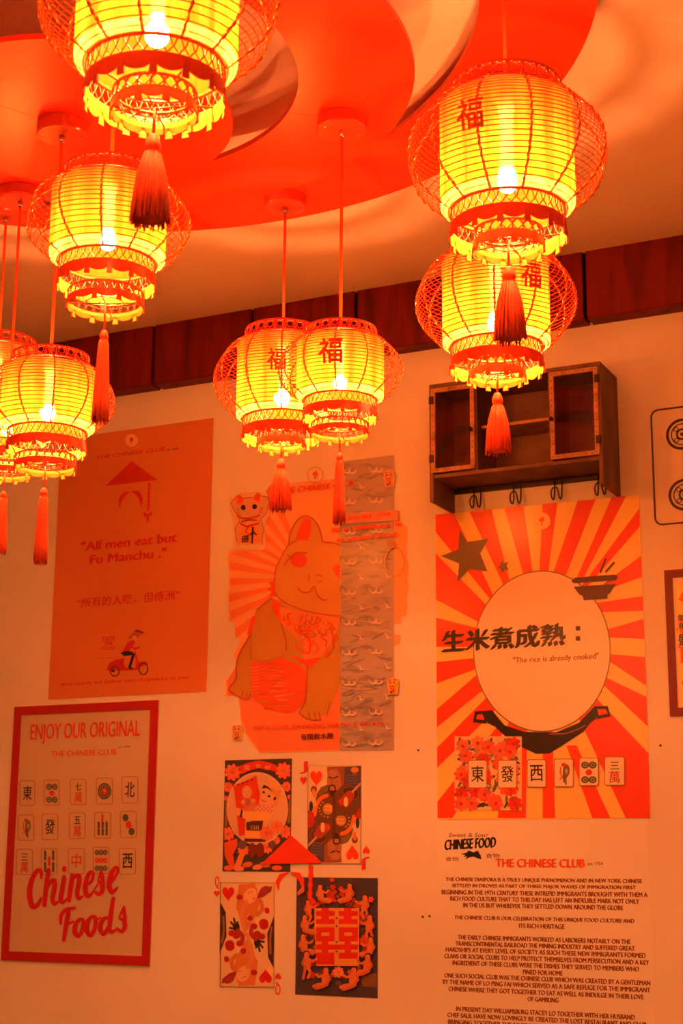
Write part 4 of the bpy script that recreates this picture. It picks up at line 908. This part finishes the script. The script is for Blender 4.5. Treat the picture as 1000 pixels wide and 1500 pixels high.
mD = crop(425, 1260, 7.143)
po = sheet('double_happiness_print', [(435, 1285.6), (553.2, 1285.6), (553.2, 1461.7), (432.3, 1457)], paper('navy_print_paper', (.075, .06, .105)), 'navy print with red double happiness character ringed by cupids, lower right of the four', 'print', group='four card prints below the cat mural')
p = Pr(.0017, mD); p.clip = (68, 186, 912, 1412); rnd = random.Random(4); BD = (.72, .22, .09)
p.poly([(740, 1210), (905, 1180), (910, 1330), (760, 1320)], (.22, .12, .05))
for (x, y, r) in ((330, 1000, 60), (270, 760, 70), (300, 930, 70), (780, 850, 66), (440, 380, 70), (560, 340, 50), (640, 440, 60), (740, 640, 46), (230, 1200, 40)): flower(p, x, y, r, (.70, .07, .04), 7)
for (x, y, r) in ((240, 880, 34), (350, 470, 30), (620, 480, 30), (690, 910, 28), (190, 1100, 30), (770, 740, 40), (260, 540, 30)): p.ell(x, y, r, r*.6, (.10, .09, .05), rnd.uniform(0, 3), n=12)
for q in range(44):
    a = 2*PI*q/44+rnd.uniform(-.05, .05); flower(p, 495+rnd.uniform(300, 345)*math.cos(a), 790+rnd.uniform(400, 510)*math.sin(a), rnd.uniform(22, 40), rnd.choice([(.66, .06, .03), (.74, .14, .07), (.60, .04, .02)]), 6)
    if q % 2: p.ell(495+rnd.uniform(280, 360)*math.cos(a), 790+rnd.uniform(400, 520)*math.sin(a), 30, 15, (.10, .09, .05), a, n=10)
GD = (.80, .36, .10); CR = (.70, .035, .02); cx = 500
p.poly([(268, 500), (735, 500), (735, 1105), (290, 1105), (268, 700)], GD)
for (x0, y0, x1, y1) in ((285, 530, 480, 585), (520, 530, 720, 585), (285, 615, 480, 668), (520, 615, 720, 668), (340, 500, 420, 668), (575, 500, 655, 668), (285, 700, 478, 850), (522, 700, 722, 850), (285, 880, 722, 935), (285, 965, 478, 1090), (522, 965, 722, 1030), (345, 580, 412, 620), (585, 580, 650, 620), (345, 840, 412, 970), (585, 840, 650, 970)): p.rect(x0, y0, x1, y1, CR)
for x in (340, 580): rrect(p, x, 755, x+85, 792, 14, GD)
for (x, y) in ((500, 605), (500, 690), (500, 855), (500, 955)): p.poly([(x-14, y), (x, y-12), (x+14, y), (x, y+12)], (.12, .06, .04))
def cupid(x, y, s, flip=1, sit=False):
    q = lambda pts: [(x+a*s*flip, y+b_*s) for a, b_ in pts]; c = tuple(v*rnd.uniform(.9, 1.1) for v in BD); d = tuple(v*.8 for v in c)
    p.ell(x+2*s*flip, y-4*s, 36*s, 38*s, (.08, .04, .035)); 
    p.poly(q([(-24, 22), (26, 20), (48, 70), (50, 130), (20, 160), (-22, 150), (-38, 90)]), c)
    p.stroke(q([(30, 48), (70, 70), (108, 44)]), 24*s, c, smooth=3); p.stroke(q([(-24, 50), (-40, 96), (-10, 124)]), 22*s, d, smooth=3)
    if sit: p.stroke(q([(10, 150), (80, 150), (130, 168)]), 36*s, c, smooth=3); p.stroke(q([(-10, 150), (50, 176), (110, 190)]), 30*s, d, smooth=3)
    else: p.stroke(q([(24, 140), (40, 190), (20, 240)]), 32*s, c, smooth=3); p.stroke(q([(-8, 140), (-20, 196), (-30, 250)]), 30*s, d, smooth=3)
    p.ell(x+4*s*flip, y+2*s, 27*s, 30*s, tuple(min(1, v*1.08) for v in c)); p.ell(x+12*s*flip, y-2*s, 3.5*s, 3.5*s, (.2, .05, .03), n=8); p.ell(x+14*s*flip, y+14*s, 5*s, 3*s, DRED, n=8)
for a in ((325, 280, .85, 1, True), (640, 270, .9, -1, True), (800, 390, .9, -1, False), (200, 440, .8, 1, False), (165, 600, .9, 1, True), (850, 600, .95, -1, False), (150, 800, .95, 1, True), (860, 830, .9, -1, True), (185, 985, 1.0, 1, False), (830, 1010, 1.0, -1, True), (395, 1150, 1.0, -1, True), (685, 1150, 1.05, -1, True)): cupid(*a)
p.poly([(165, 250), (90, 340), (100, 370), (165, 330)], (.7, .2, .1)); flower(p, 520, 1170, 60, (.85, .28, .16)); flower(p, 860, 410, 34, (.8, .1, .08), 6); flower(p, 455, 205, 26, (.7, .05, .05), 6); p.build('picture', po)

# red hat, moustache and pigtail stuck over the four prints
HRD = (.80, .055, .02)
def P2(pxs, h=.0052): return [(W(*q).x, W(*q).z) for q in pxs]
hat = sheet('hat_sticker', [(427.5, 1224), (472, 1264), (384, 1266)], paper('red_sticker_film', HRD, .4), 'red triangular hat sticker with moustache and pigtail stuck over the four card prints', 'sticker', th=.006, rect=False)
def flat(name, pts, parent, th, m):
    out = [W(*q) for q in pts]; out = [(q.x, q.z) for q in out]
    ar = sum(out[i][0]*out[(i+1) % len(out)][1]-out[(i+1) % len(out)][0]*out[i][1] for i in range(len(out)))
    return bar(out if ar > 0 else out[::-1], name, parent, m, th)
mr = hat.data.materials[0]
def tape(pts, n=4):
    L_, R_ = [], []
    for i, (x, y, w) in enumerate(pts):
        a = pts[max(i-1, 0)]; b_ = pts[min(i+1, len(pts)-1)]; l = math.hypot(b_[0]-a[0], b_[1]-a[1]) or 1; nx, ny = -(b_[1]-a[1])/l, (b_[0]-a[0])/l
        L_.append((x+nx*w/2, y+ny*w/2)); R_.append((x-nx*w/2, y-ny*w/2))
    return L_+R_[::-1]
flat('moustache_half', tape([(408, 1304, 1), (407, 1292, 6), (412, 1283, 7), (423, 1278, 2)]), hat, .0025, mr)
flat('moustache_half', tape([(427, 1278, 2), (437, 1281, 7), (443, 1290, 7), (445, 1304, 1)]), hat, .0062, mr)
flat('pigtail', tape([(456, 1267, 4), (455.6, 1272, 6.5), (456, 1277, 4.2), (455.8, 1284, 7), (456, 1290, 4.2), (455.6, 1297, 7), (455.6, 1303, 4.2), (455.3, 1309, 7), (455, 1315, 5), (458, 1321, 12), (455, 1328, 10), (453.5, 1336, 1)]), hat, .0062, mr)

# --- wall text panel (lower right)
po = sheet('text_panel', [(640.5, 1201.5), (953.6, 1201.5), (956.5, 1560), (641.5, 1560)], paper('pale_text_paper', (.79, .77, .74), .6, .25), 'pale paper panel of small brown paragraphs below the sunburst poster', 'poster', th=.0008)
m7b = crop(630, 1180, 2.941); mL = crop(640, 1210, 3.846); TX = (.20, .07, .04)
p = Pr(.001, mL)
TXT(p, 'Sweet & Sour', (65, 62), (290, 38), (.10, .03, .02), .004, .2); TXT(p, 'CHINESE FOOD', (45, 128), (330, 70), BLACK, .03, .12, tilt=.05); TXT(p, '食物', (47, 198), (122, 174), TX, .01); TXT(p, '食物', (275, 182), (352, 154), TX, .01)
p.poly([(135, 158), (165, 150), (180, 138), (205, 148), (232, 138), (238, 155), (245, 162), (250, 188), (228, 182), (205, 172), (185, 176), (160, 188), (170, 170), (150, 176), (160, 164)], BLACK)
TXT(p, 'THE CHINESE CLUB', (332, 232), (830, 187), (.74, .09, .03), .04, tilt=0); TXT(p, 'est. 1954', (848, 221), (932, 202), TX, .01)
p.build('heading', po)
lines = [(68, 332, 912, 'THE CHINESE DIASPORA IS A TRULY UNIQUE PHENOMENON AND IN NEW YORK CHINESE'), (95, 360, 885, 'SETTLED IN DROVES AS PART OF THREE MAJOR WAVES OF IMMIGRATION FIRST'), (50, 388, 935, 'BEGINNING IN THE 19TH CENTURY THESE INTREPID IMMIGRANTS BROUGHT WITH THEM A'),
 (87, 416, 900, 'RICH FOOD CULTURE THAT TO THIS DAY HAS LEFT AN INDELIBLE MARK NOT ONLY'), (143, 444, 830, 'IN THE US BUT WHEREVER THEY SETTLED DOWN AROUND THE GLOBE'),
 (105, 500, 878, 'THE CHINESE CLUB IS OUR CELEBRATION OF THIS UNIQUE FOOD CULTURE AND'), (383, 529, 578, 'ITS RICH HERITAGE'),
 (120, 586, 862, 'THE EARLY CHINESE IMMIGRANTS WORKED AS LABORERS NOTABLY ON THE'), (110, 614, 880, 'TRANSCONTINENTAL RAILROAD THE MINING INDUSTRY AND SUFFERED GREAT'), (68, 642, 927, 'HARDSHIPS AT EVERY LEVEL OF SOCIETY AS SUCH THESE NEW IMMIGRANTS FORMED'),
 (62, 671, 942, 'CLANS OR SOCIAL CLUBS TO HELP PROTECT THEMSELVES FROM PERSECUTION AND A KEY'), (97, 700, 898, 'INGREDIENT OF THESE CLUBS WERE THE DISHES THEY SERVED TO MEMBERS WHO'), (400, 729, 570, 'PINED FOR HOME'),
 (62, 757, 947, 'ONE SUCH SOCIAL CLUB WAS THE CHINESE CLUB WHICH WAS CREATED BY A GENTLEMAN'), (55, 786, 947, 'BY THE NAME OF LO PING FAI WHICH SERVED AS A SAFE REFUGE FOR THE IMMIGRANT'), (80, 816, 918, 'CHINESE WHERE THEY GOT TOGETHER TO EAT AS WELL AS INDULGE IN THEIR LOVE'), (420, 845, 552, 'OF GAMBLING'),
 (113, 903, 880, 'IN PRESENT DAY WILLIAMSBURG STACEY LO TOGETHER WITH HER HUSBAND'), (75, 932, 930, 'CHEF SALIL HAVE NOW LOVINGLY RE CREATED THE LOST RESTAURANT AND CLUB'), (78, 962, 925, 'BRINGING TOGETHER THE FOODS OF THEIR CHILDHOOD AND THEIR TRAVELS')]
for (x0, y, x1, t) in lines:
    p = Pr(.001, m7b); p.line(t, x0, y-9, x1, .0115, TX, .035); p.build('text_line', po)

# --- mahjong tile outline on the wall (right edge): raised black line and rings
def wallring(name, x, z, ro, ri, parent, th=.0012, n=40, m=None):
    o = parent.location; b = MB(); v = []; f = []
    for i in range(n):
        a = 2*PI*i/n
        for (r, y) in ((ro, -th), (ri, -th), (ri, 0), (ro, 0)): v.append((x+r*math.cos(a)-o.x, y, z+r*math.sin(a)-o.z))
    for i in range(n):
        j = (i+1) % n
        for k in range(4): l = (k+1) % 4; f.append((i*4+k, i*4+l, j*4+l, j*4+k))
    b.add(v, f); return b.build(name, m, parent)
M_ink = mat('black_wall_paint', (.025, .014, .012), .5, .3)
tl = empty('tile_decal', (-.93, 0, 2.56)); tag(tl, 'big black outline of a mahjong tile with ringed dots on the wall, right edge', 'decal')
x0, x1, z0, z1 = -1.056, -.815, 2.400, 2.722; rc = .022
pts = []
for (cx, cz, a0) in ((x1-rc, z1-rc, 0), (x0+rc, z1-rc, PI/2), (x0+rc, z0+rc, PI), (x1-rc, z0+rc, 1.5*PI)):
    for k in range(7): t = a0+PI/2*k/6; pts.append((cx+rc*math.cos(t), cz+rc*math.sin(t), math.cos(t), math.sin(t)))
b = MB(); v = []; f = []; n = len(pts); o = tl.location
for (x, z, nx, nz) in pts:
    for (q, y) in ((0, -.0012), (-.0045, -.0012), (-.0045, 0), (0, 0)): v.append((x+nx*q-o.x, y, z+nz*q-o.z))
for i in range(n):
    j = (i+1) % n
    for k in range(4): l = (k+1) % 4; f.append((i*4+k, i*4+l, j*4+l, j*4+k))
b.add(v, f); b.build('outline', M_ink, tl)
c1 = W(998.5, 636); c2 = W(1003, 724.5)
for cx in (c1.x, x0+x1-c1.x):
    for cz in (c1.z, c2.z):
        g = wallring('dot_ring', cx, cz, .043, .036, tl, m=M_ink); wallring('dot_ring', cx, cz, .030, .027, tl, m=M_ink); wallring('dot_ring', cx, cz, .016, .011, tl, m=M_ink); wallring('dot_ring', cx, cz, .005, .0005, tl, m=M_ink, n=16)
        for k in range(4):
            a = PI/4+PI/2*k; wallring('dot_petal', cx+.0215*math.cos(a), cz+.0215*math.sin(a), .0068, .0045, tl, m=M_ink, n=14)

# --- dark framed poster cut by the right edge
po = sheet('framed_sunburst', [(972.9, 836.3), (1210, 812), (1226, 1040), (981.6, 1049.6)], paper('pale_mount_paper', (.80, .62, .46)), 'dark red framed poster with sunburst and upright lettering, cut by the right edge', 'poster', th=.003)
zz0, zz1 = 1.894, 2.277; frame(-1.034, -.56, zz0, zz1, .021, po, M_dborder, .006)
p = Pr(.0034); 
def w2(x, z): return (x, z)
class PW(Pr):
    def P(s, x, y, lift=None): return (x, -(s.base+s.k*s.st), y)
p = PW(.0034); p.poly([(-1.003, 1.925), (-.59, 1.925), (-.59, 2.238), (-1.003, 2.238)], YEL)
for k in range(16):
    a = 2*PI*k/16+.08; a1 = a+PI/16; cx, cz = -.8, 2.085; q = []
    for t in (a, a1):
        dx, dz = math.cos(t), math.sin(t); r = min(.2/abs(dx) if dx else 9, (.15/abs(dz)) if dz else 9); q.append((cx+dx*r, cz+dz*r))
    p.poly([(cx, cz), *q], RED)
p.build('sun_rays', po)
p = Pr(.0042, crop(950, 820, 6.0))
for (t, y0, y1) in (('氣', 540, 480), ('氛', 610, 555), ('盛', 755, 640)): TXT(p, t, (255+(y0-540)*.06, y0), (330+(y0-540)*.06, y1), BLACK, .02)
p.stroke([(250, 610), (256, 628)], 10, RED); p.stroke([(262, 772), (340, 770)], 12, RED); p.build('lettering', po)

# ------------------------------------------------------------------ wall cabinet
cx0, cx1, dz0, dz1, D_ = -1.640, -1.145, 2.490, 2.827, .155; zs_ = 2.562
cab = empty('wall_cabinet', ((cx0+cx1)/2, 0, dz0)); tag(cab, 'aged brown wall cabinet with two glazed doors, open middle shelf and coat hooks', 'cabinet')
O = cab.location
def part(name, m, *boxes, parent=None):
    b = MB()
    for (a0, a1, b0, b1, c0, c1) in boxes: b.box(a0-O.x, a1-O.x, b0, b1, c0-O.z, c1-O.z)
    o = b.build(name, m, parent or cab)
    bv = o.modifiers.new('bevel', 'BEVEL'); bv.width = .0012; bv.segments = 1; return o
t = .012
part('side_panel', M_cab, (cx0, cx0+t, -D_, 0, dz0, dz1-t)); part('side_panel', M_cab, (cx1-t, cx1, -D_, 0, dz0, dz1-t))
part('top_panel', M_cab, (cx0, cx1, -D_-.001, 0, dz1-t, dz1)); part('bottom_panel', M_cab, (cx0+t, cx1-t, -D_+.002, 0, zs_-.006, zs_+.005))
part('back_panel', M_cabback, (cx0+t, cx1-t, -.006, -.001, zs_+.005, dz1-t))
p0, p1 = -1.503, -1.288
part('divider', M_cab, (p0-.006, p0+.005, -D_+.002, -.006, zs_+.005, dz1-t)); part('divider', M_cab, (p1-.005, p1+.006, -D_+.002, -.006, zs_+.005, dz1-t))
part('shelf', M_cabtrim, (p0+.005, p1-.005, -D_+.03, -.006, 2.690, 2.699))
part('hook_rail', M_iron, (cx0+t, cx1-t, -.010, -.001, zs_-.020, zs_-.006))
def door(a, b_, hinge, knobx):
    w = .0125; z0, z1 = zs_+.008, dz1-t-.002; y0, y1 = -D_-.006, -D_+.004
    dr = part('door', M_cabtrim, (a, a+w, y0, y1, z0, z1), (b_-w, b_, y0, y1, z0, z1), (a+w, b_-w, y0, y1, z0, z0+w), (a+w, b_-w, y0, y1, z1-w, z1))
    dr['label'] = 'door frame of worn pale strips with studs'
    part('pane', M_glass, (a+w-.001, b_-w+.001, -D_-.0015, -D_+.0005, z0+w-.001, z1-w+.001), parent=dr).modifiers.clear()
    sb = MB()
    for k in range(14):
        zq = z0+.008+(z1-z0-.016)*k/13
        for xq in (a+w/2, b_-w/2): sb.lathe([(0.0001, 0), (.0017, 0), (.0012, .0012), (.0001, .0014)], 6, cx=0, cy=0); n_ = 24; sb.v[-n_:] = [(xq-O.x+v[0], y0-v[2], zq-O.z+v[1]) for v in sb.v[-n_:]]
    for k in range(6):
        xq = a+.02+(b_-a-.04)*k/5
        for zq in (z0+w/2, z1-w/2): sb.lathe([(0.0001, 0), (.0017, 0), (.0012, .0012), (.0001, .0014)], 6); n_ = 24; sb.v[-n_:] = [(xq-O.x+v[0], y0-v[2], zq-O.z+v[1]) for v in sb.v[-n_:]]
    sb.build('studs', M_iron, dr)['kind'] = 'stuff'
    for zq in (z0+.03, z1-.045): part('hinge', M_iron, (hinge-.007, hinge+.007, y0-.003, y0+.002, zq, zq+.022), parent=dr)
    kb = MB(); kb.lathe([(.0001, 0), (.003, 0), (.003, .006), (.0062, .009), (.0058, .013), (.0001, .0145)], 14); zk = (z0+z1)/2-.012
    kb.v = [(knobx-O.x+v[0], y0-v[2], zk-O.z+v[1]) for v in kb.v]; kb.build('knob', M_iron, dr, True)
door(cx0+.007, p0-.001, cx0+.009, p0-.009); door(p1+.001, cx1-.007, cx1-.009, p1+.008)
for hx in (-1.556, -1.437, -1.318, -1.194):
    b = MB(); q = lambda x, y, z: (hx+x-O.x, y, z-O.z)
    zt = zs_-.012
    pts = [q(-.010, -.010, zt), q(-.010, -.012, zt-.045), q(-.010, -.022, zt-.058), q(-.012, -.034, zt-.052), q(-.013, -.036, zt-.036), q(-.008, -.036, zt-.026), q(0, -.036, zt-.023),
           q(.007, -.036, zt-.028), q(.009, -.034, zt-.050), q(.010, -.022, zt-.058), q(.011, -.012, zt-.045), q(.011, -.010, zt)]
    sm = []
    for i in range(len(pts)-1):
        a, b2 = Vector(pts[i]), Vector(pts[i+1]); sm += [a, a.lerp(b2, .5)]
    sm.append(Vector(pts[-1])); sm = [sm[0]]+[(sm[i-1]+2*sm[i]+sm[i+1])/4 for i in range(1, len(sm)-1)]+[sm[-1]]
    b.tube(sm, .0022, 6); b.build('coat_hook', M_iron, cab, True)

# ------------------------------------------------------------------ nails left in the wall
for i, (px, py, lab) in enumerate(((612.5, 1099, 'small dark nail head in the wall between the cat mural and the sunburst poster'), (967, 1092, 'small dark nail head in the wall right of the sunburst poster'), (619, 1343, 'left of two small nail heads beside the text panel'), (629, 1342, 'right of two small nail heads beside the text panel'), (970.5, 1093, None))):
    if lab is None: continue
    q = W(px, py); b = MB(); b.lathe([(.0001, 0), (.0032, 0), (.003, .0015), (.0001, .003)], 10); b.v = [(v[0], -v[2], v[1]) for v in b.v]
    o = b.build('nail', M_nail); o.location = (q.x, 0, q.z); tag(o, lab, 'nail')
